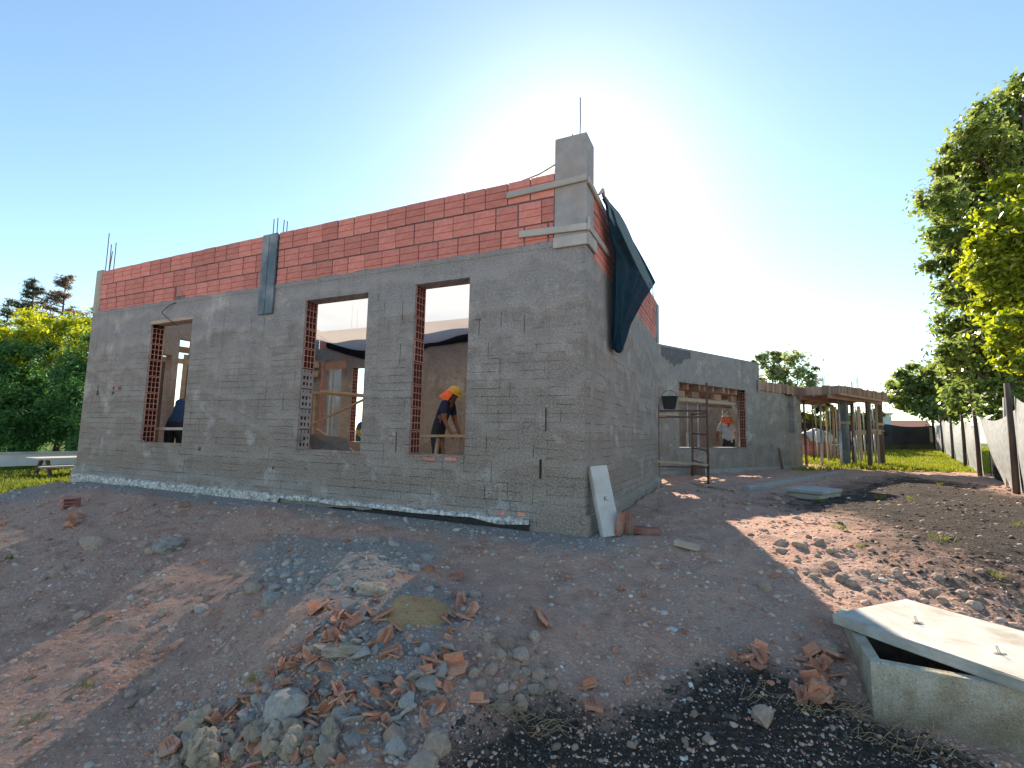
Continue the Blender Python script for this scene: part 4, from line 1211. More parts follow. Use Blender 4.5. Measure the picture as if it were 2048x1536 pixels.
def person(label, loc, rotz, lean, shirt, trousers, helmet, flap, headpitch=0., knee=0., arms='down', vest=None):
    """x forward, y left, z up"""
    root = thing('person', label, 'person', loc, rotz)
    ph = .93 - knee * .28
    def up(l, base, ang): return (base[0] + l * math.sin(ang), base[1], base[2] + l * math.cos(ang))
    pel = (-.06 * math.sin(lean), 0, ph)
    sp1 = up(.20, pel, lean * .7); ch = up(.22, sp1, lean); nk = up(.17, ch, lean * 1.05)
    hd = up(.12, nk, lean * .6 + headpitch); ht = up(.11, hd, lean * .4 + headpitch)
    J = {'pelvis': (pel, (.15, .11), 'T'), 'spine': (sp1, (.145, .105), 'S'), 'chest': (ch, (.17, .115), 'S'), 'neck': (nk, .058, 'K'), 'head': (hd, (.078, .092), 'K'), 'crown': (ht, (.07, .08), 'K')}
    nose = (hd[0] + .10 * math.cos(lean * .4 + headpitch), hd[1], hd[2] - .01 - .06 * math.sin(lean * .4 + headpitch))
    J['nose'] = (nose, .016, 'K')
    E = [('pelvis', 'spine'), ('spine', 'chest'), ('chest', 'neck'), ('neck', 'head'), ('head', 'crown'), ('head', 'nose')]
    for s_, sg in (('l', 1), ('r', -1)):
        shd = (ch[0] + .09 * math.sin(lean), sg * .185, ch[2] + .09 * math.cos(lean))
        if arms == 'down': el = (shd[0] + .04, sg * .235, shd[2] - .27); wr = (el[0] + .10, sg * .21, el[2] - .22)
        elif arms == 'work': el = (shd[0] + .10, sg * .24, shd[2] - .25); wr = (el[0] + .17, sg * .16, el[2] - .14)
        else: el = (shd[0] + .20, sg * .24, shd[2] - .12); wr = (el[0] + .22, sg * .15, el[2] + .02)
        hdv = (Vector(wr) - Vector(el)).normalized()
        pm = tuple(Vector(wr) + hdv * .075)
        ua = tuple(Vector(shd).lerp(Vector(el), .72)); J['sh' + s_] = (shd, .075, 'S'); J['ua' + s_] = (ua, .062, 'S'); J['el' + s_] = (el, .045, 'K'); J['wr' + s_] = (wr, .030, 'K'); J['pm' + s_] = (pm, (.036, .02), 'K')
        E += [('chest', 'sh' + s_), ('sh' + s_, 'ua' + s_), ('ua' + s_, 'el' + s_), ('el' + s_, 'wr' + s_), ('wr' + s_, 'pm' + s_)]
        for k in range(4):
            off = Vector((0, (k - 1.5) * .018, 0)); ln = (.07, .08, .078, .06)[k]
            f1 = Vector(pm) + hdv * ln * .55 + off; f2 = f1 + hdv * ln * .5 + Vector((.012, -sg * .006, -.008))
            J['f%d%s' % (k, s_)] = (tuple(f1), .009, 'K'); J['g%d%s' % (k, s_)] = (tuple(f2), .0075, 'K')
            E += [('pm' + s_, 'f%d%s' % (k, s_)), ('f%d%s' % (k, s_), 'g%d%s' % (k, s_))]
        th = Vector(wr) + hdv * .05 + Vector((.035, -sg * .02, 0)); J['t' + s_] = (tuple(th), .010, 'K'); E.append(('wr' + s_, 't' + s_))
        hp = (pel[0], sg * .09, ph - .06); kn = (pel[0] + .04 + knee * .25, sg * .11, ph * .53 - knee * .03); an = (pel[0] - .02 - .05 * sg, sg * .12, .09); to = (an[0] + .17, sg * .135, .035)
        J['hp' + s_] = (hp, .10, 'T'); J['kn' + s_] = (kn, .068, 'T'); J['an' + s_] = (an, .05, 'T'); J['to' + s_] = (to, (.045, .03), 'B')
        E += [('pelvis', 'hp' + s_), ('hp' + s_, 'kn' + s_), ('kn' + s_, 'an' + s_), ('an' + s_, 'to' + s_)]
    cl = lambda n, c: simple(n, tuple(x * .8 for x in c), tuple(min(1, x * 1.2) for x in c), 10, .9, .3, 30, .004)
    skin_body('body', J, E, {'T': cl('trousers', trousers), 'S': cl('shirt', shirt), 'K': SKIN, 'B': MT['black']}, root)
    # hard hat: dome, brim, and the sun flap over the neck
    tilt = lean * .4 + headpitch
    hm = simple('hard_hat', tuple(x * .9 for x in helmet), helmet, 5, .35, 0)
    M4 = Matrix.Translation(Vector(hd) + Vector((math.sin(tilt), 0, math.cos(tilt))) * .035) @ Matrix.Rotation(tilt, 4, 'Y')
    m = MB(); sg = 18; rings = 7; pv = []
    for i in range(rings):
        a_ = (PI / 2) * i / (rings - 1); r = math.cos(a_); z = math.sin(a_)
        for k in range(sg):
            t_ = 2 * PI * k / sg
            pv.append(M4 @ Vector((.135 * r * math.cos(t_), .112 * r * math.sin(t_), .125 * z)))
    m.add(pv, [(i * sg + k, i * sg + (k + 1) % sg, (i + 1) * sg + (k + 1) % sg, (i + 1) * sg + k) for i in range(rings - 1) for k in range(sg)])
    hat = m.build('hard_hat', hm, root, True)
    m = MB(); pv = []
    for z, ex in ((.012, 0), (.0, 1), (-.008, 1), (-.004, 0)):
        for k in range(sg):
            t_ = 2 * PI * k / sg; e_ = .012 + (.05 if math.cos(t_) > .3 else 0) * max(0, math.cos(t_))
            pv.append(M4 @ Vector(((.135 + ex * e_) * math.cos(t_), (.112 + ex * .012) * math.sin(t_), z)))
    m.add(pv, [(i * sg + k, i * sg + (k + 1) % sg, (i + 1) * sg + (k + 1) % sg, (i + 1) * sg + k) for i in range(3) for k in range(sg)])
    m.build('brim', hm, hat, True)
    if flap:
        fm = cl('neck_flap_cloth', flap)
        m = MB(); nu, nv = 16, 5; pv = []
        for j in range(nv + 1):
            v = j / nv
            for i in range(nu + 1):
                t_ = PI * (.42 + 1.16 * i / nu); R_ = 1 + .45 * v + .05 * math.sin(i * 1.9) * v
                pv.append(M4 @ Vector((.137 * R_ * math.cos(t_) - .02 * v, .115 * R_ * math.sin(t_) * 1.1, .005 - .19 * v)))
        m.add(pv, [(j * (nu + 1) + i, j * (nu + 1) + i + 1, (j + 1) * (nu + 1) + i + 1, (j + 1) * (nu + 1) + i) for j in range(nv) for i in range(nu)])
        m.build('neck_flap', fm, root, True)
    if vest:
        vm = cl('safety_vest', vest); m = MB(); pv = []; sg2 = 20
        for f_ in (-.35, .0, .35, .7, 1.0):
            b_ = Vector(sp1).lerp(Vector(ch), f_ + .12)
            for k in range(sg2):
                t_ = 2 * PI * k / sg2
                q = Matrix.Rotation(lean, 4, 'Y') @ Vector((.145 * math.cos(t_), .205 * math.sin(t_), 0)); pv.append(b_ + q)
        m.add(pv, [(i * sg2 + k, i * sg2 + (k + 1) % sg2, (i + 1) * sg2 + (k + 1) % sg2, (i + 1) * sg2 + k) for i in range(4) for k in range(sg2)])
        m.build('vest', vm, root, True)
    return root
xw, _ = fac(878, 850, 3.1)
person('worker in yellow hard hat, orange neck flap and navy shirt bending in the right-hand window', inroom(xw, 3.1, -.02), -TH + .15, .42, (.018, .03, .07), (.03, .035, .05), (.62, .40, .06), (.85, .16, .06), .35, 0., 'down')
sw_, zw_ = wng(1458, 880, .8)
p = wxy(sw_, .8)
person('worker in white hard hat, orange neck flap and grey shirt in the wide wing opening', (p[0], p[1], -.02), WROT + PI / 2 - .55, .22, (.40, .44, .49), (.03, .035, .045), (.78, .76, .70), (.90, .22, .10), -.10, .55, 'work')
xw, _ = fac(725, 850, 7.0)
person('worker in yellow safety vest stooping outside the far window behind the room', inroom(xw, 7.0, -.05), -TH - .6, 1.15, (.02, .05, .09), (.02, .06, .05), (.10, .16, .25), None, -.2, .35, 'work', vest=(.55, .70, .05))
xw, _ = fac(322, 800, .95)
person('worker in dark blue shirt stooping in shade inside the narrow left window', inroom(-7.25, .98, -.02), -TH + 2.0, .75, (.02, .06, .16), (.02, .025, .04), (.06, .08, .12), None, .2, 0., 'work')

# ------------------------------------------------------------------ pale shade-cloth fence on the right
FD = np.array([math.sin(math.radians(39.4)), math.cos(math.radians(39.4)), 0])
F0 = np.array([9.15, 8.80, 0])
def fence_pt(px):
    """point of the fence line standing at photo column px"""
    best = None
    for s_ in np.linspace(-3, 30, 1320):
        q = F0 + FD * s_
        dd = q + np.array([0, 0, .6]) - CAMP
        x = 1024 + FPX * (dd @ RGT) / (dd @ FWD)
        if best is None or abs(x - px) < best[0]: best = (abs(x - px), s_)
    return best[1]
fs = [fence_pt(p) for p in (2120, 2028, 1957, 1929, 1905, 1886, 1868, 1850)]
fs[0] = fs[1] - 2.6
fs = [fs[0], fs[1], fs[2], fs[3], fs[4], fs[5], fs[6], min(fs[7], fs[6] + 6)]
Fn = thing('shade_cloth_fence', 'pale grey shade-cloth fence on round timber posts along the right side', 'fence', (0, 0, 0))
hts = [1.9, 1.98, 1.72, 1.75, 1.78, 2.0, 1.95, 1.9]
FNV = np.array([-math.cos(math.radians(39.4)), math.sin(math.radians(39.4)), 0])
rr = random.Random(3)
pts = []
for s_, h in zip(fs, hts):
    q = F0 + FD * s_; z = float(hgt(q[0], q[1]))
    pts.append((q, z))
    lean_ = rr.uniform(-.05, .05)
    MB().tube([(q[0], q[1], z - .1), (q[0] + lean_ * .4, q[1], z + h * .5), (q[0] + lean_ - .02, q[1], z + h)], [.052, .048, .042], 10).build('post', MT['post_wood'], Fn, True)
for i in range(7):
    (qa, za), (qb, zb) = pts[i], pts[i + 1]
    ha, hb = hts[i] * .86, hts[i + 1] * .88
    if i == 1: ha = 1.5; hb = 1.60
    def cl_(u, v, i=i, qa=qa, qb=qb, za=za, zb=zb, ha=ha, hb=hb):
        q = qa + (qb - qa) * u; zt = (za + ha) * (1 - u) + (zb + hb) * u - .16 * math.sin(PI * u); z0 = za * (1 - u) + zb * u + .02
        if i == 1:   # this bay hangs loose: its foot is dragged towards the near post
            uu = u * (1 - .62 * v ** 1.3); q = qa + (qb - qa) * uu; zt = (za + ha) * (1 - u) + (zb + hb) * u - .17 * math.sin(PI * u)
        z = zt + (z0 - zt) * v
        bl = .09 + .10 * math.sin(PI * u) * math.sin(PI * min(1, v * 1.1)) + .02 * math.sin(u * 21 + v * 3) * v
        q = q - FNV * .0 + FNV * (bl - .16)
        return (q[0], q[1], z)
    sheet(cl_, 22, 16, 'cloth', MT['fence_white'], Fn)
(qa, za), (qb, zb) = pts[1], pts[3]
qb = pts[2][0]
def blk(u, v):  # black sheet stands in for the shade behind the loose bay
    q = qa + (qb - qa) * (.05 + .95 * u) + FNV * (-.22 + .04 * math.sin(u * 9))
    top = (1.45 + .1 * u) - .16 * math.sin(PI * u)
    return (q[0], q[1], za + top * (1 - v) - .02)
tag(sheet(blk, 20, 8, 'cloth', MT['fence_black'], Fn), 'black sheet standing in for the shade behind the loose bay')
p = atd(2046, 800, 9.3)
MB().tube([(p[0] + .12, p[1] + .5, 0), (p[0] - .02, p[1] + .3, 1.80)], [.06, .05], 9).build('brace', MT['wood_grey'], Fn, True)
# far black fence
Fb = thing('black_cloth_fence', 'low black shade-cloth fence across the far end of the site', 'fence', (0, 0, 0))
qe = pts[-1][0]
fl = [np.array([qe[0], qe[1], 0]), atd(1760, 870, 27), atd(1690, 870, 26), atd(1610, 870, 26), atd(1540, 870, 27)]
hh = [1.62, 1.55, 1.45, 1.5, 1.5]
for i in range(4):
    a, b = fl[i], fl[i + 1]; za, zb = float(hgt(a[0], a[1])), float(hgt(b[0], b[1]))
    sheet(lambda u, v: (a[0] + (b[0] - a[0]) * u, a[1] + (b[1] - a[1]) * u + .06 * math.sin(u * 14), (za + hh[i]) * (1 - u) + (zb + hh[i + 1]) * u - .15 * math.sin(PI * u) - v * (hh[i] - .05)), 14, 5, 'cloth', MT['fence_black'], Fb)
    MB().tube([(b[0], b[1] + .08, zb - .1), (b[0], b[1] + .08, zb + hh[i + 1] + .15)], [.06, .05], 8).build('post', MT['post_wood'], Fb, True)
# far house beyond
p = atd(1800, 862, 95); z0 = float(hgt(p[0], p[1])) + .4
Hs = thing('far_house', 'low reddish brick house with pale upper wall far beyond the black fence', 'house', (p[0], p[1], z0), -.5)
wall_mesh(-4.5, 4.5, -1, 2.9, .25, [(-3, -1.8, 1, 2.2, .1), (.5, 1.7, 1, 2.2, .1), (2.6, 3.5, -.5, 2.1, .1)]).build('wall', MT['far_wall'], Hs)
MB().box(-4.5, 4.5, .26, 6, -1, 2.9).build('wall', MT['far_wall'], Hs)
m = MB(); m.add([(-4.9, -.4, 2.9), (4.9, -.4, 2.9), (4.9, 6.4, 2.9), (-4.9, 6.4, 2.9), (-4.9, 3, 4.3), (4.9, 3, 4.3)], [(0, 1, 5, 4), (2, 3, 4, 5), (0, 4, 3), (1, 2, 5), (3, 2, 1, 0)]); m.build('roof', MT['roof_tile'], Hs)
for x in (-2.4, 1.1): MB().box(x - .55, x + .55, .085, .095, 1.05, 2.15).build('window', MT['black'], Hs)
MB().box(2.65, 3.45, .085, .095, -.45, 2.05).build('door', MT['wood'], Hs)
p = atd(1850, 850, 70)
Hs2 = thing('far_pale_house', 'pale flat-roofed house glimpsed between canopy and trees', 'house', (p[0] - 5, p[1] + 6, float(hgt(p[0], p[1]))), -.4)
wall_mesh(-4, 4, -1, 4.6, .25, [(-2.5, -1.3, 1.5, 2.8, .1), (.8, 2.0, 1.5, 2.8, .1)]).build('wall', MT['white_paint'], Hs2)
MB().box(-4, 4, .26, 5, -1, 4.6).build('wall', MT['white_paint'], Hs2)
MB().box(-4.2, 4.2, -.2, 5.2, 4.6, 4.85).build('roof', MT['concrete'], Hs2)

# ------------------------------------------------------------------ left side: low wall, table, lawn
a, b = gnd(-160, 952), gnd(168, 936)
d_ = (b - a); Ld = float(np.hypot(d_[0], d_[1])); rz = math.atan2(d_[1], d_[0])
t = thing('low_white_wall', 'low whitewashed wall at the foot of the hedge on the left', 'wall', (a[0], a[1], -.05), rz)
MB().box(0, Ld + 6, 0, .14, 0, .26).build('wall_face', MT['white_paint'], t)
MB().box(-.02, Ld + 6.02, -.02, .16, .26, .30).build('coping', MT['white_concrete'], t)
p = gnd(118, 952)
t = thing('picnic_table', 'old grey timber table with bench boards standing on the lawn by the hedge', 'table', p, rz + .1)
for k, y in enumerate((-.2, 0, .2)): MB().box(-.45, .75, y - .09, y + .09, .34 + .005 * k, .38).build('top_board', MT['wood_grey'], t)
MB().box(-.45, .75, -.52, -.34, .20, .235).build('bench_board', MT['wood_grey'], t)
for x in (-.25, .5):
    for sgn in (-1, 1): MB().bar((x, sgn * .34, 0), (x, sgn * .12, .34), .05, .06).build('leg', MT['post_wood'], t)
    MB().bar((x, -.5, .19), (x, .3, .19), .05, .05).build('crossbar', MT['post_wood'], t)
m = MB().box(-.2, .25, -.62, -.45, .0, .12).mesh('crate', MT['wood_grey'])

# ------------------------------------------------------------------ trees
def rand_unit(n):
    v = RNG.normal(size=(n, 3)); return v / np.linalg.norm(v, axis=1, keepdims=True)
def leaves(name, centres, crad, n, size, c1, c2, mat, parent, squash=.8, aspect=1.7, hang=0., shell=.55):
    """leaf-sized faces spread through clumps; every leaf its own tilt and tint"""
    k = RNG.integers(0, len(centres), n)
    dirs = rand_unit(n)
    rad = crad[k] * np.abs(RNG.normal(size=n)) * .85
    pos = centres[k] + dirs * rad[:, None] * np.array([1, 1, squash])
    nrm = rand_unit(n) + dirs * .6 + np.array([0, 0, .5]); nrm /= np.linalg.norm(nrm, axis=1, keepdims=True)
    ax = rand_unit(n) + np.array([0, 0, -hang]); ax -= nrm * (ax * nrm).sum(1)[:, None]; ax /= np.linalg.norm(ax, axis=1, keepdims=True) + 1e-9
    bx = np.cross(nrm, ax)
    sz = size * RNG.uniform(.6, 1.35, n)[:, None]
    a = ax * sz; b = bx * sz / aspect * .9
    fold = nrm * sz * .14
    V = np.stack([pos - a, pos + b * .95 - a * .1 + fold, pos + a, pos - b * .95 - a * .1 + fold], 1).reshape(-1, 3)
    F = np.arange(4 * n).reshape(n, 4)
    clump = RNG.random(len(centres))[k]
    t = np.clip(.55 * clump + .45 * RNG.random(n), 0, 1)[:, None]
    col = np.array(c1) * (1 - t) + np.array(c2) * t
    col = np.repeat(col * RNG.uniform(.8, 1.2, n)[:, None], 4, 0)
    return obj(name, fast_mesh(name, V, F, mat, col), parent)
def clumps_in(blobs, per, jitter=.6):
    """leaf clumps towards the outside of a set of round masses (x,y,z,r)"""
    cs, rs = [], []
    for x, y, z, r in blobs:
        m = max(4, int(per * r * r))
        d = rand_unit(m); rr_ = r * (jitter + (1 - jitter) * RNG.random(m))
        rr_ *= RNG.uniform(.72, 1.12, m)
        cs.append(np.array([x, y, z]) + d * rr_[:, None] * np.array([1, 1, .95])); rs.append(np.clip(r * RNG.uniform(.26, .5, m), .15, .8))
    return np.concatenate(cs), np.concatenate(rs)
def limbs(parent, base, top, r0, blobs, mat):
    base = Vector(base); top = Vector(top)
    n = 8; pts = []; rad = []
    for i in range(n + 1):
        f = i / n
        pts.append(base.lerp(top, f) + Vector((.12 * math.sin(f * 5), .1 * math.cos(f * 4) - .1, 0)) * f); rad.append(r0 * (1 - .78 * f))
    m = MB().tube(pts, rad, 10)
    for x, y, z, r in blobs:
        f = min(.92, max(.18, (z - base.z) / max(.1, (top.z - base.z)) - .22)); a = base.lerp(top, f)
        b = Vector((x, y, z)); mid = a.lerp(b, .5) + Vector((0, 0, -.12 * (b - a).length * .4))
        m.tube([a, mid, b], [r0 * (1 - .78 * f) * .55, r0 * .22, r0 * .07], 6)
        for _ in range(3):
            d = Vector(rand_unit(1)[0]) * r * .8; m.tube([mid.lerp(b, .6), b + d * .6, b + d], [r0 * .12, r0 * .06, r0 * .03], 5)
    m.build('trunk', mat, parent, True)
def px_blobs(lst, depth, dj=1.2):
    out = []
    rr_ = random.Random(len(lst))
    for px, py, rp in lst:
        D = depth + rr_.uniform(-dj, dj); p = atd(px, py, D); out.append((p[0], p[1], p[2], rp * D / FPX))
    return out
def tree(name, label, blobs, base, top, r0, per, nleaf, size, c1, c2, mat='leaf', group=None, **kw):
    t = thing(name, label, 'tree', base, 0, group)
    bl = [(x - base[0], y - base[1], z - base[2], r) for x, y, z, r in blobs]
    limbs(t, (0, 0, -.1), (top[0] - base[0], top[1] - base[1], top[2] - base[2]), r0, bl, MT['bark'])
    c, r = clumps_in(bl, per)
    leaves('crown', c, r, nleaf, size, c1, c2, MT[mat], t, **kw)
    return t
def onground(px, depth):
    p = atd(px, 900, depth); return (p[0], p[1], float(hgt(p[0], p[1])))
# tall dark broadleaf on the right, a yellower one in front of it
bl = px_blobs([(1985, 215, 42), (2040, 185, 45), (1945, 285, 52), (1890, 330, 30), (1885, 395, 45), (1960, 390, 80), (2035, 300, 80), (1905, 470, 55), (1875, 520, 28), (1960, 500, 60), (1905, 575, 34),
               (1960, 590, 62), (1920, 650, 42), (1912, 715, 42), (1950, 745, 52), (1990, 690, 70), (1925, 790, 34), (1985, 800, 50), (2030, 780, 50), (2040, 560, 90), (2100, 420, 110), (2110, 260, 90), (2090, 690, 100), (2150, 560, 110), (1990, 300, 50), (1925, 400, 40)], 13.6, 1.3)
b0 = onground(2065, 13.8)
tree('broadleaf_tree', 'tall dark green broadleaf tree rising behind the pale fence', bl, b0, atd(2070, 200, 13.8), .26, 60, 78000, .085, (.06, .115, .03), (.23, .28, .075), shell=.35)
bl = px_blobs([(2035, 375, 34), (1990, 440, 30), (1965, 495, 26), (2010, 480, 42), (1985, 540, 40), (1945, 540, 20), (2030, 560, 48), (2000, 610, 40), (2030, 660, 44), (1995, 690, 22), (2035, 735, 26), (2070, 460, 70), (2085, 620, 80), (2120, 540, 90), (2000, 570, 30), (2045, 430, 40)], 10.6, .6)
b0 = onground(2110, 10.8)
tree('young_tree', 'bright yellow-green young tree leaning in at the right edge before the tall dark one', bl, b0, atd(2100, 420, 10.8), .14, 90, 42000, .072, (.14, .21, .02), (.32, .36, .045), shell=.3)
# mid-distance trees at the right
bl = px_blobs([(1830, 790, 34), (1870, 765, 40), (1905, 780, 40), (1850, 815, 30), (1800, 770, 24), (1815, 745, 20), (1890, 815, 34), (1925, 800, 30), (1785, 800, 16), (1935, 745, 26)], 31, 2)
b0 = onground(1885, 31)
tree('bushy_tree', 'rounded mid-green tree beyond the far corner of the fence', bl, b0, atd(1880, 770, 31), .2, 20, 22000, .15, (.08, .14, .035), (.22, .26, .07))
bl = px_blobs([(1540, 725, 26), (1575, 730, 34), (1560, 770, 34), (1600, 760, 32), (1530, 765, 20), (1620, 740, 14), (1590, 712, 12), (1550, 708, 10), (1620, 780, 16), (1515, 720, 10)], 34, 2)
b0 = onground(1570, 34)
tree('feathery_tree', 'light feathery tree rising behind the end of the wing', bl, b0, atd(1570, 730, 34), .2, 12, 4800, .15, (.14, .20, .09), (.30, .34, .16), shell=.3)  # washed-out paleness of the glare is put into these leaf colours
# shrubs filling the view under the canopy and behind the black fence
for i, (px, py, r, D, lb) in enumerate([(1630, 845, 16, 30, 'yellow-green shrub left of the thick pale prop behind the canopy'), (1668, 835, 20, 31, 'yellow-green shrub behind the canopy near the dark column'), (1720, 840, 20, 33, 'dark shrub behind the right half of the canopy'),
                                        (1600, 835, 22, 36, 'dark shrub at the end of the wing beyond the props'), (1755, 835, 16, 40, 'grey-green shrub just right of the slim end column'), (1650, 815, 14, 40, 'small far tree crown under the canopy edge')]):
    p = atd(px, py, D); g = float(hgt(p[0], p[1])); R_ = r * D / FPX
    t = thing('shrub', lb, 'shrub', (p[0], p[1], g), 0, 'shrubs beyond the far fence')
    bb = [(RNG.uniform(-.5, .5) * R_, RNG.uniform(-.3, .3) * R_, p[2] - g + RNG.uniform(-.5, .3) * R_, R_ * RNG.uniform(.6, .9)) for _ in range(5)] + [(0, 0, (p[2] - g) * .5, R_ * .8)]
    limbs(t, (0, 0, -.1), (0, 0, p[2] - g), .06, bb, MT['bark'])
    c, r_ = clumps_in(bb, 16)
    yel = i in (0, 1)
    leaves('crown', c, r_, 4200, .12, (.13, .15, .02) if yel else (.05, .085, .025), (.28, .27, .04) if yel else (.11, .14, .04), MT['leaf_matt'], t)
# big feathery hedge on the left
Hd = thing('tall_hedge', 'tall dense feathery hedge with sunlit yellow-green top on the left', 'hedge', onground(60, 13.0))
hb = Hd.location
bl = []
for px in range(-150, 235, 42):
    for py, rr_ in ((672, 40), (705, 52), (760, 62), (820, 62), (872, 55)):
        D = 13.0 + RNG.uniform(-.9, .9) + (.35 if py < 690 else 0)
        p = atd(px + RNG.uniform(-16, 16), py + RNG.uniform(-14, 14), D); bl.append((p[0] - hb.x, p[1] - hb.y, p[2] - hb.z, rr_ * RNG.uniform(.7, 1.15) * D / FPX))
m = MB()
for k in range(7):
    x = (k - 3.3) * .8; m.tube([(x, .1, -.1), (x + .1, .15, 1.2), (x + .25 * math.sin(k), .1, 2.4)], [.09, .06, .03], 7)
m.build('stem', MT['bark'], Hd, True)
c, r = clumps_in(bl, 26, .55)
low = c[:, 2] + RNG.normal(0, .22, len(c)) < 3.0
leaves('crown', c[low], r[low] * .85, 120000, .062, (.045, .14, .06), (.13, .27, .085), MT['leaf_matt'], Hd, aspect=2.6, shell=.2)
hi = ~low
leaves('crown', c[hi], r[hi] * .8, 34000, .060, (.20, .27, .03), (.42, .44, .05), MT['leaf_matt'], Hd, aspect=2.6, shell=.2)  # sunlight on the hedge top is put into these brighter, yellower leaf colours
# two darker limbs of hedge closing the view behind the lawn further left and behind the house corner
# conifers far left
def conifer(px, ptop, depth, w, label, n=9000, c1=(.06, .085, .075), c2=(.14, .16, .12)):
    b = onground(px, depth); tp = atd(px, ptop, depth); H_ = tp[2] - b[2]
    t = thing('conifer', label, 'tree', b, 0, 'conifers beyond the hedge')
    m = MB().tube([(0, 0, 0), (.05, 0, H_ * .5), (0, 0, H_ * .98)], [.22, .13, .02], 8)
    cs, rs = [], []
    for k in range(70):
        f = RNG.uniform(.12, 1.0); L_ = w * (1 - f) ** .75 * RNG.uniform(.55, 1.15) + .15
        a_ = RNG.uniform(0, 2 * PI); z = H_ * f
        tip = (math.cos(a_) * L_, math.sin(a_) * L_, z + L_ * .22)
        m.tube([(0, 0, z - .1), (tip[0] * .5, tip[1] * .5, z + .02), tip], [.05, .03, .01], 5)
        for q in np.linspace(.3, 1, 5): cs.append((tip[0] * q, tip[1] * q, z + (tip[2] - z) * q)); rs.append(.26 + .30 * (1 - f))
    m.build('trunk', MT['bark'], t, True)
    leaves('crown', np.array(cs), np.array(rs), n, .15, c1, c2, MT['leaf_matt'], t, aspect=4., shell=.2, squash=.6)
conifer(28, 560, 38, 3.6, 'slim dark conifer at the far left above the hedge')
conifer(92, 551, 37, 4.4, 'tallest browner conifer above the hedge', c1=(.10, .09, .075), c2=(.24, .18, .13))
conifer(158, 617, 45, 3.0, 'smallest conifer, its tip just above the hedge right of the tallest one', 3000)
conifer(194, 590, 44, 2.6, 'thin conifer half hidden by the end of the brick courses', 3000)
conifer(-20, 600, 40, 2.2, 'conifer cut by the left edge of the picture', 3000)
# trees behind the room, seen through the far window
for i, (x, y, h, lb) in enumerate([(-9.5, 16.5, 3.6, 'pale sunlit tree seen through the far window behind the trestle'), (-13.5, 15.5, 3.4, 'leafy tree seen through the inner doorway behind the room'), (-5.0, 24., 3.6, 'tree standing behind the roofless room')]):
    q = inroom(x, y, 0); t = thing('garden_tree', lb, 'tree', q, 0)
    bb = [(RNG.uniform(-1.1, 1.1), RNG.uniform(-.8, .8), h * RNG.uniform(.35, .9), RNG.uniform(.55, .9)) for _ in range(11)]
    limbs(t, (0, 0, -.1), (0, 0, h * .8), .12, bb, MT['bark'])
    c, r_ = clumps_in(bb, 12)
    leaves('crown', c, r_, 9000, .11, (.08, .12, .05), (.20, .23, .10), MT['leaf'], t)

# ------------------------------------------------------------------ rubble, stones, brick fragments
def gnd_many(px, py):
    px = np.asarray(px, float); py = np.asarray(py, float)
    r = FWD[None] + RGT[None] * ((px - 1024) / FPX)[:, None] + UPV[None] * ((768 - py) / FPX)[:, None]
    t = np.full(len(px), .6); hit = np.zeros(len(px), bool); lo = t.copy()
    for _ in range(270):
        q = CAMP + r * t[:, None]
        below = q[:, 2] < hbase(q[:, 0], q[:, 1])
        hit |= below
        lo = np.where(hit, lo, t); t = np.where(hit, t, t * 1.02)
        if hit.all(): break
    for _ in range(10):
        mm = (lo + t) / 2; q = CAMP + r * mm[:, None]
        b_ = q[:, 2] < hgt(q[:, 0], q[:, 1])
        t = np.where(b_, mm, t); lo = np.where(b_, lo, mm)
    q = CAMP + r * t[:, None]
    q[:, 2] = hgt(q[:, 0], q[:, 1])
    return q, hit & (t < 60)
def rock_mesh(seed, mat, flat=.7, ang=.28, sub=3):
    rs = np.random.default_rng(seed)
    bm = bmesh.new(); bmesh.ops.create_icosphere(bm, subdivisions=sub, radius=.5)
    sc = np.array([rs.uniform(.8, 1.15), rs.uniform(.65, 1.0), flat * rs.uniform(.8, 1.2)])
    planes = [(v / np.linalg.norm(v), rs.uniform(.30, .46)) for v in rs.normal(size=(7, 3))]
    for v in bm.verts:
        p = np.array(v.co)
        for n_, d_ in planes:
            k_ = p @ n_ - d_
            if k_ > 0: p = p - n_ * k_ * .9
        w_ = float(fbm(p[0] * 3 + seed * 3.1, p[1] * 3 + p[2] * 4.3, 1.6, 4)) - .5
        p = p * (1 + ang * 1.3 * w_ + .05 * (rs.random() - .5)) * sc
        v.co = Vector(p)
    me = bpy.data.meshes.new('rock'); bm.to_mesh(me); bm.free()
    me.materials.append(mat)
    me.polygons.foreach_set('use_smooth', [False] * len(me.polygons)); me.update()
    return me
def chunk_mesh(seed, mat, flat=.32):
    rs = np.random.default_rng(seed); bm = bmesh.new()
    for v in rs.uniform(-.5, .5, size=(16, 3)): bm.verts.new(v * np.array([1, .75, flat]))
    h = bmesh.ops.convex_hull(bm, input=bm.verts)
    for v in [v for v in bm.verts if not v.link_faces]: bm.verts.remove(v)
    bmesh.ops.bevel(bm, geom=bm.edges[:], offset=.012, segments=1, affect='EDGES')
    me = bpy.data.meshes.new('chunk'); bm.to_mesh(me); bm.free(); me.materials.append(mat); return me
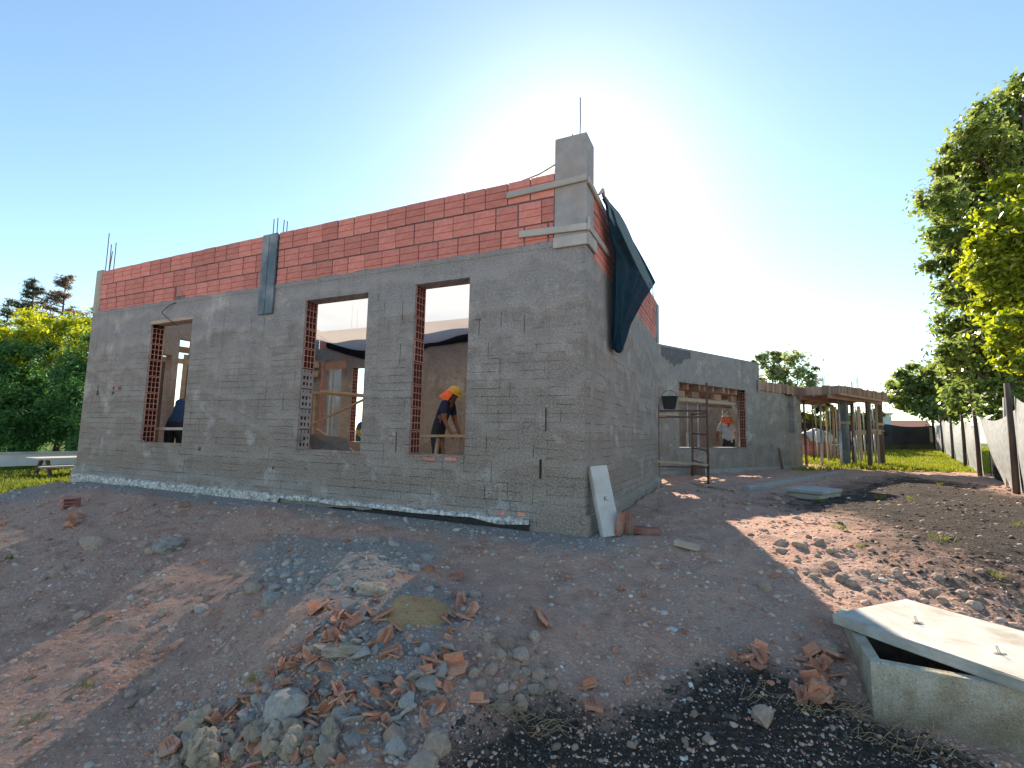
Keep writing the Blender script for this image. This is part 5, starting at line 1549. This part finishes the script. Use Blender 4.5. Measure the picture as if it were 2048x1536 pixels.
def shard_mesh(seed, mat):
    """broken wall of a hollow clay brick: a thin jagged plate, ribbed on one side, some with a stub of the next web"""
    rs = random.Random(seed); n = rs.choice((4, 5, 5, 6)); th = .10
    L, W = rs.uniform(.8, 1.1), rs.uniform(.35, .6)
    pts = []
    for k in range(n):
        a_ = 2 * PI * (k + rs.uniform(-.25, .25)) / n; pts.append((L * .55 * math.cos(a_), W * .65 * math.sin(a_)))
    if rs.random() < .5: pts = [(-L / 2, -W / 2), (L / 2 * rs.uniform(.6, 1), -W / 2), (L / 2, W * rs.uniform(0, .4)), (L * rs.uniform(-.1, .3), W / 2), (-L / 2, W / 2 * rs.uniform(.5, 1))]
    n = len(pts); m = MB()
    m.add([(x, y, 0) for x, y in pts] + [(x * 1.0, y, th) for x, y in pts], [tuple(range(n - 1, -1, -1)), tuple(range(n, 2 * n))] + [(k, (k + 1) % n, (k + 1) % n + n, k + n) for k in range(n)])
    for yy in (-.12, 0, .12):
        m.box(-L * .3, L * .28, yy * W * 1.4 - .018, yy * W * 1.4 + .018, th, th + .03)
    if rs.random() < .45: m.box(-L * .35, L * .3, -W * .42, -W * .42 + th, th, th + rs.uniform(.2, .45))
    return m.mesh('shard', mat)
STONES = [rock_mesh(i, MT['stone']) for i in range(8)]
GREYS = [rock_mesh(20 + i, MT['stone_grey'], .6, .5) for i in range(8)]
LUMPS = [rock_mesh(40 + i, MT['mortar_lump'], .75, .9) for i in range(5)]
CHUNKS = [chunk_mesh(60 + i, MT['stone_grey']) for i in range(6)]
SHARDS = [shard_mesh(80 + i, MT['shard']) for i in range(12)]
rr = random.Random(77)
def lay(name, me, p, size, label, cat, group=None, tilt=.25, sink=.18, rot=None):
    o = obj(name, me, None, (p[0], p[1], p[2] + size * sink), rot or (rr.uniform(-tilt, tilt), rr.uniform(-tilt, tilt), rr.uniform(0, 2 * PI)), (size,) * 3)
    return tag(o, label, cat, group)
def pxs(p, n):  # photo pixels -> metres at that point
    return n * float((np.asarray(p) - CAMP) @ FWD) / FPX
# notable single stones
for px, py, w_, kind, lb in [(340, 1085, 78, 'g', 'big pale grey boulder, the largest on the slope left of the rubble heap'), (190, 1082, 58, 's', 'flat brown boulder left of the big pale grey one'), (575, 1405, 88, 'g', 'large pale concrete lump at the left of the brick rubble heap'),
                            (700, 1278, 110, 'l', 'wide crust of pale mortar lying on top of the rubble heap'), (772, 1352, 58, 'c', 'pointed grey concrete plate standing in the middle of the rubble heap'), (787, 1465, 62, 's', 'round earthy brown stone at the foot of the rubble heap'),
                            (875, 1484, 72, 's', 'broad earthy brown stone at the edge of the black soil'), (1040, 1305, 42, 's', 'brown stone right of the rubble heap, upper one of the close pair'), (1014, 1281, 36, 's', 'brown stone right of the rubble heap, behind the close pair'),
                            (745, 1178, 50, 'l', 'yellow-stained stone beside the sand patch'), (545, 1195, 46, 'g', 'pyramid-shaped grey stone at the top of the slope left of the sand'), (507, 1172, 42, 's', 'smooth brown stone behind the pyramid-shaped one'), (402, 1214, 34, 'g', 'pale stone standing alone on the red slope'),
                            (1526, 1430, 58, 's', 'flat reddish stone half sunk in the black soil before the concrete box'), (1650, 1290, 60, 's', 'rounded stone lying against the left side of the concrete box'), (1530, 1172, 36, 's', 'single stone on the shaded earth beyond the shadow edge'), (948, 1188, 34, 's', 'topmost stone of the small pile right of the sand'), (118, 1140, 36, 'b', 'squarish brown lump far left on the slope'), (840, 1525, 80, 's', 'earthy stone cut by the bottom edge of the picture')]:
    p = gnd(px, py + w_ * .15)
    me = {'g': GREYS, 's': STONES, 'l': LUMPS, 'c': CHUNKS, 'b': STONES}[kind][rr.randrange(5)]
    o = lay('stone' if kind in 'sgb' else 'mortar_crust' if kind == 'l' else 'concrete_plate', me, p, pxs(p, w_), lb, 'stone' if kind in 'sgb' else 'rubble', None, .2, .05)
    if 'wide crust' in lb: o.scale = (o.scale[0] * 1.1, o.scale[1] * .6, o.scale[2] * .22); o.rotation_euler = (.15, .1, .15); o.location.z -= .02
# hollow brick lying whole on the left
p = gnd(137, 1018)
hbk = thing('hollow_brick', 'whole hollow clay brick lying on the earth by the left end of the wall', 'brick', p + np.array([0, 0, .0]), .45)
o = obj('shell', BLOCK, hbk, (0, 0, .0)); o.scale = (.56, .8, .5)
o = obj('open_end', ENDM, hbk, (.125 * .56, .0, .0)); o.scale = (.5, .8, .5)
for px, py, lb in [(150, 1040, 'half brick just below the whole hollow brick on the left'), (140, 1052, 'darker half brick lowest of the two fragments under the whole brick')]:
    p = gnd(px, py); m = chunk_mesh(py, MT['shard'], .6); lay('half_brick', m, p, pxs(p, 36), lb, 'brick', None, .3, .2)
# notable shards
for px, py, w_, tl, lb in [(1085, 1235, 58, 1.1, 'orange brick shard standing on edge alone right of the heap'), (910, 1152, 40, .5, 'orange brick shard propped on stones above the sand patch'), (1182, 1405, 68, .2, 'large flat orange brick shard at the edge of the black soil'), (1178, 1370, 44, .2, 'pointed orange shard just above the large flat one by the black soil'),
                           (638, 1216, 52, .7, 'L-shaped orange shard at the top of the rubble heap'), (684, 1216, 36, .9, 'brownish shard next to the L-shaped one on the heap'), (866, 1320, 50, .5, 'grooved orange shard bent like a trough right in the heap'), (853, 1345, 42, .3, 'grooved shard just below the trough-like one'),
                           (907, 1335, 58, .3, 'long pointed pink shard lying clear of the heap'), (957, 1402, 44, .3, 'pink shard lying between heap and black soil'), (768, 1228, 48, .6, 'sandy brick piece at the left rim of the sand patch'), (793, 1253, 34, .7, 'dark orange shard at the lower rim of the sand patch'),
                           (618, 1445, 50, .8, 'orange shard standing up behind the yellowish mortar lumps'), (1345, 1257, 26, .15, 'small blue-grey tile offcut lying alone on the bare earth'), (340, 1490, 60, .5, 'long shard at the far left foot of the rubble heap')]:
    p = gnd(px, py + w_ * .1); sz_ = pxs(p, w_)
    me = SHARDS[rr.randrange(12)] if 'blue-grey' not in lb else chunk_mesh(5, MT['steel'], .08)
    lay('brick_shard' if 'blue-grey' not in lb else 'tile_offcut', me, p, sz_, lb, 'brick shard' if 'blue-grey' not in lb else 'tile', None, tl, .06, (rr.choice((-1, 1)) * tl * rr.uniform(.7, 1.), rr.uniform(-.2, .2), rr.uniform(0, 2 * PI)))
# the many: stones, chunks and shards, each its own thing
def scatter(poly, n):
    P = np.array(poly, float); x0, y0 = P.min(0); x1, y1 = P.max(0)
    out = []
    while len(out) < n:
        a = np.stack([RNG.uniform(x0, x1, 400), RNG.uniform(y0, y1, 400)], 1)
        m_ = poly_mask(a[:, 0], a[:, 1], P, .01) > .5
        out += list(a[m_])
    return np.array(out[:n])
HEAP_PX = [(340, 1536), (400, 1440), (540, 1340), (610, 1270), (640, 1200), (720, 1170), (800, 1175), (760, 1215), (760, 1260), (880, 1290), (930, 1320), (900, 1400), (850, 1450), (760, 1536)]
LMK = [((340, 1085), 'big pale boulder'), ((190, 1082), 'flat brown boulder'), ((575, 1405), 'large concrete lump'), ((700, 1278), 'wide mortar crust'), ((772, 1352), 'pointed grey plate'), ((787, 1465), 'round earthy stone'), ((875, 1484), 'broad earthy stone'),
       ((1040, 1305), 'close stone pair'), ((745, 1178), 'yellow-stained stone'), ((830, 1225), 'sand patch'), ((545, 1195), 'pyramid-shaped stone'), ((402, 1214), 'lone pale stone'), ((1526, 1430), 'flat reddish stone'), ((1690, 1330), 'concrete box'), ((1085, 1235), 'upright shard'),
       ((910, 1152), 'propped shard'), ((1182, 1405), 'large flat shard'), ((638, 1216), 'L-shaped shard'), ((866, 1320), 'trough-like shard'), ((907, 1335), 'pointed pink shard'), ((618, 1445), 'standing shard'), ((137, 1008), 'whole hollow brick'), ((1230, 1060), 'leaning white plank'),
       ((1375, 1097), 'timber offcut'), ((1345, 1257), 'blue-grey tile'), ((1630, 985), 'far concrete box'), ((1690, 1058), 'yellow-green weed'), ((68, 1442), 'bright weed tuft'), ((1900, 1210), 'pale lid')]
def where(px, py):
    d, (lx, ly), nm = min((math.hypot(px - a[0], (py - a[1]) * 1.4), a, n_) for a, n_ in LMK)
    dx, dy = px - lx, (py - ly) * 1.4
    rel = ('left of' if dx < 0 else 'right of') if abs(dx) > abs(dy) * 1.6 else ('behind' if dy < 0 else 'in front of') if abs(dy) > abs(dx) * 1.6 else ('behind and left of' if dx < 0 else 'behind and right of') if dy < 0 else ('before and left of' if dx < 0 else 'before and right of')
    return rel + ' the ' + nm
def many(poly, n, meshes, name, label, cat, group, s0, s1, tilt, sink):
    ps = scatter(poly, n); q, ok = gnd_many(ps[:, 0], ps[:, 1])
    for p, g, (ax_, ay_) in zip(q, ok, ps):
        if not g: continue
        f = rr.random() ** 2.2
        sz_ = ('tiny', 'small', 'middling', 'large')[min(3, int(f * 4))]
        lay(name, meshes[rr.randrange(len(meshes))], p, pxs(p, s0 + (s1 - s0) * f), sz_ + ' ' + label + ' ' + where(ax_, ay_), cat, group, tilt, sink)
many(HEAP_PX, 210, SHARDS, 'brick_shard', 'orange brick shard in the heap', 'brick shard', 'brick shards in the rubble heap', 16, 46, .9, .08)
many([(880, 1190), (960, 1200), (980, 1260), (900, 1290), (870, 1250)], 16, SHARDS, 'brick_shard', 'orange shard in the little pile', 'brick shard', 'shards right of the sand', 18, 42, .9, .08)
many([(1600, 1310), (1660, 1310), (1690, 1400), (1640, 1410), (1560, 1390)], 22, SHARDS, 'brick_shard', 'orange shard by the box', 'brick shard', 'shards by the concrete box', 22, 60, .7, .1)
many([(1450, 1290), (1530, 1290), (1540, 1340), (1450, 1340)], 7, SHARDS, 'brick_shard', 'orange shard by the black soil', 'brick shard', 'shards at the tip of the black soil', 24, 50, .5, .1)
many([(980, 1180), (1560, 1150), (1600, 1290), (1420, 1330), (1100, 1460), (960, 1420), (1000, 1280)], 26, SHARDS, 'brick_shard', 'stray shard on bare earth', 'brick shard', 'stray shards on the earth', 9, 24, .3, .06)
many([(0, 1020), (300, 1000), (700, 1080), (420, 1150), (0, 1120)], 16, SHARDS, 'brick_shard', 'brick shard on the slope', 'brick shard', 'shards on the left slope', 8, 22, .4, .06)
many(HEAP_PX, 120, CHUNKS, 'concrete_chunk', 'grey mortar slab in the heap', 'rubble', 'mortar slabs in the rubble heap', 18, 60, .6, .14)
many([(400, 1440), (640, 1430), (680, 1500), (640, 1536), (340, 1536)], 46, LUMPS, 'mortar_lump', 'yellowish mortar lump', 'rubble', 'mortar lumps at the front', 22, 64, .8, .16)
many([(480, 1150), (700, 1080), (900, 1110), (960, 1180), (900, 1200), (740, 1190), (560, 1230)], 70, GREYS, 'stone', 'grey stone on the gravel', 'stone', 'grey stones before the wall', 10, 34, .5, .03)
many([(960, 1260), (1090, 1270), (1110, 1390), (1000, 1430), (930, 1400)], 60, STONES, 'stone', 'round brown stone', 'stone', 'brown stones right of the heap', 10, 38, .5, .03)
many([(1450, 1040), (1660, 1080), (1800, 1110), (1990, 1190), (2048, 1270), (1900, 1230), (1780, 1195), (1640, 1180)], 56, STONES, 'stone', 'sunlit brown stone', 'stone', 'sunlit stones by the black soil', 10, 34, .4, .03)
many([(0, 1100), (460, 1060), (500, 1200), (300, 1420), (0, 1536)], 60, STONES, 'stone', 'brown stone on the red slope', 'stone', 'stones on the red slope', 9, 34, .5, .03)
many([(860, 1440), (1100, 1380), (1500, 1330), (1720, 1430), (1900, 1536), (820, 1536)], 34, STONES, 'stone', 'dusty stone in black soil', 'stone', 'stones in the black soil', 7, 24, .5, .03)
many([(1330, 980), (1560, 985), (1560, 1015), (1400, 1015)], 34, STONES, 'stone', 'stone in loose earth', 'stone', 'stones near the kerb', 6, 18, .5, .03)

# uncountable gravel and crumbs of earth
def gravel(n=60000):
    px = RNG.uniform(-260, 2320, n); py = 905 + 760 * RNG.random(n) ** .8
    q, ok = gnd_many(px, py)
    x, y = q[:, 0], q[:, 1]
    dark, grey, sand, turf = zones(x, y)
    s_, u_ = front_dist(x, y), along(x, y)
    heap = poly_mask(x, y, HEAPP, .15)
    dens = .32 + .65 * grey + .9 * heap + .8 * dark
    dens += .45 * sstep((fbm(x, y, 1.1, 3, 8) - .5) * 5)
    dens = dens * (1 - .93 * sand) * (1 - turf) * np.where((s_ < .1) & (u_ > -.4) & (u_ < 8.3), 0, 1)
    keep = ok & (RNG.random(n) < np.clip(dens, 0, 1))
    q = q[keep]; dark, grey, heap = dark[keep], grey[keep], heap[keep]; m = len(q)
    dep = (q - CAMP) @ FWD
    size = dep / FPX * np.exp(RNG.normal(1.75, .52, m)); size = np.clip(size, .004, .10)
    size = np.where(dark > .5, size * .8, size)
    bm = bmesh.new(); bmesh.ops.create_icosphere(bm, subdivisions=1, radius=.5)
    bv = np.array([v.co[:] for v in bm.verts]); bf = np.array([[v.index for v in f.verts] for f in bm.faces]); bm.free()
    vs = []
    var = [bv * (1 + RNG.uniform(-.32, .28, (len(bv), 1))) * np.array([1, RNG.uniform(.6, 1), RNG.uniform(.4, .8)]) for _ in range(10)]
    var = np.array(var)[RNG.integers(0, 10, m)]
    a = RNG.uniform(0, 2 * PI, m); ca, sa = np.cos(a), np.sin(a)
    X = var[:, :, 0] * ca[:, None] - var[:, :, 1] * sa[:, None]; Y = var[:, :, 0] * sa[:, None] + var[:, :, 1] * ca[:, None]
    V = np.stack([X, Y, var[:, :, 2] + X * RNG.uniform(-.4, .4, (m, 1))], -1) * size[:, None, None] + q[:, None, :] + np.array([0, 0, 1]) * (size * -.06)[:, None, None]
    nv = len(bv)
    F = (bf[None] + (np.arange(m) * nv)[:, None, None]).reshape(-1, 3)
    t = RNG.random((m, 1))
    soil = np.array([.36, .21, .155]) * (1 - t) + np.array([.58, .41, .32]) * t
    gr = np.array([.25, .22, .195]) * (1 - t) + np.array([.50, .45, .405]) * t
    bl = np.array([.028, .024, .022]) * (1 - t) + np.array([.14, .115, .098]) * t
    orange = np.array([.44, .19, .11]) * (.8 + .4 * t)
    c = np.where(RNG.random((m, 1)) < np.clip(grey * .75 + .22, 0, 1)[:, None], gr, soil)
    c = np.where((RNG.random(m) < .05 + .13 * heap)[:, None], orange, c)
    c = np.where(((dark > .45) & (RNG.random(m) < .70))[:, None], bl, c)
    c = np.where((RNG.random(m) < .012)[:, None], np.array([.62, .60, .56]), c)
    o = obj('gravel', fast_mesh('gravel', V.reshape(-1, 3), F, MT['pebble'], np.repeat(c, nv, 0)))
    tag(o, 'loose gravel, clods and crumbs of brick strewn over the earth', 'gravel', kind='stuff')
gravel()

# ------------------------------------------------------------------ grass and weeds
def blades(pos, h, w, cols, lean=.5):
    n = len(pos); a = RNG.uniform(0, 2 * PI, n)
    side = np.stack([np.cos(a), np.sin(a), np.zeros(n)], 1) * (w / 2)[:, None]
    d = np.stack([RNG.normal(0, lean, n), RNG.normal(0, lean, n), np.ones(n)], 1) * h[:, None]
    V = np.stack([pos - side, pos + side, pos + d * .6 + side * .6, pos + d], 1)
    F = np.concatenate([np.arange(n)[:, None] * 4 + np.array([0, 1, 2]), np.arange(n)[:, None] * 4 + np.array([0, 2, 3])])
    return V.reshape(-1, 3), F, np.repeat(cols, 4, 0)
def lawn(name, label, x0, x1, y0, y1, n, hs, c1, c2):
    px = RNG.uniform(x0, x1, n); py = RNG.uniform(y0, y1, n)
    q, ok = gnd_many(px, py)
    tf = zones(q[:, 0], q[:, 1])[3]
    q = q[ok & (RNG.random(n) < np.clip(tf * 1.3 - .2, 0, 1))]; m = len(q); dep = (q - CAMP) @ FWD
    t = (fbm(q[:, 0], q[:, 1], 1.2, 3, 5)[:, None] * .6 + RNG.random((m, 1)) * .4)
    V, F, C_ = blades(q, hs * RNG.uniform(.4, 1.4, m), dep / FPX * 2.2, np.array(c1) * (1 - t) + np.array(c2) * t)
    tag(obj(name, fast_mesh(name, V, F, MT['grass'], C_)), label, 'grass', kind='stuff')
lawn('lawn_grass', 'sunlit mown grass in front of the hedge on the left', -250, 190, 905, 1030, 30000, .06, (.06, .11, .02), (.20, .22, .04))
lawn('rough_grass', 'bright rough grass along the pale fence beyond the canopy', 1580, 1990, 893, 952, 34000, .10, (.10, .15, .02), (.28, .30, .05))
for px, py, h, lb in [(68, 1442, .10, 'bright green weed tuft at the lower left of the red slope'), (172, 1372, .06, 'small green weed on the red slope above the bright tuft'), (505, 1360, .07, 'dark green weed by the left foot of the rubble heap'), (20, 1118, .10, 'faint weed clump at the left edge of the slope'),
                      (1755, 998, .14, 'bright weed standing in the black soil behind the concrete lid'), (1822, 1000, .11, 'weed tuft right of the bright one in the black soil'), (1680, 1058, .12, 'yellow-green weed on the sunlit earth'), (1885, 1080, .11, 'weed tuft in the middle of the black soil'), (1720, 1095, .06, 'low weed on the sunlit earth nearer the box'),
                      (2040, 1052, .12, 'weed tuft at the right edge of the black soil'), (1995, 1155, .09, 'weed tuft in the black soil above the big lid'), (1880, 970, .12, 'weed tuft near the fence at the back of the black soil'), (1640, 1003, .08, 'small weed at the front of the far concrete box')]:
    p = gnd(px, py); n = 34
    pos = p + np.stack([RNG.normal(0, h * .35, n), RNG.normal(0, h * .35, n), np.zeros(n)], 1)
    t = RNG.random((n, 1))
    V, F, C_ = blades((pos - p) * .8, h * .55 * RNG.uniform(.3, 1.3, n), np.full(n, max(.004, pxs(p, 1.5))), np.array((.08, .12, .02)) * (1 - t) + np.array((.20, .22, .045)) * t, .6)
    tag(obj('weed', fast_mesh('weed', V, F, MT['grass'], C_), None, p), lb, 'weed', 'weeds on the site')
# dry roots torn up with the black soil
for x0, x1, y0, y1, n, lb in [(1590, 1900, 1390, 1530, 60, 'tangle of dry straw-coloured roots along the front of the concrete box'), (960, 1090, 1395, 1480, 34, 'tangle of dry roots at the left of the black soil'), (1480, 1640, 1395, 1440, 16, 'thin dry roots trailing across the black soil')]:
    m = MB(); base = gnd((x0 + x1) / 2, (y0 + y1) / 2)
    for _ in range(n):
        f = rr.random(); px = x0 + (x1 - x0) * f; py = y0 + (y1 - y0) * min(1, max(0, f + rr.uniform(-.3, .3)))
        p = gnd(px, py); a_ = rr.uniform(-.9, .9); L_ = rr.uniform(.06, .22); ps_ = []
        for k in range(6):
            f2 = k / 5; q = p + np.array([math.cos(a_) * L_ * f2, -math.sin(a_) * L_ * f2 * .7, 0]); a_ += rr.uniform(-.22, .22)
            q[2] = float(hgt(q[0], q[1])) + .012 + .05 * math.sin(PI * f2) * rr.random(); ps_.append(q - base)
        m.tube(ps_, [.0013 * (1.2 - k / 6) for k in range(6)], 4)
    o = m.build('dry_roots', MT['straw'], None, True); o.location = base
    tag(o, lb, 'roots', kind='stuff')
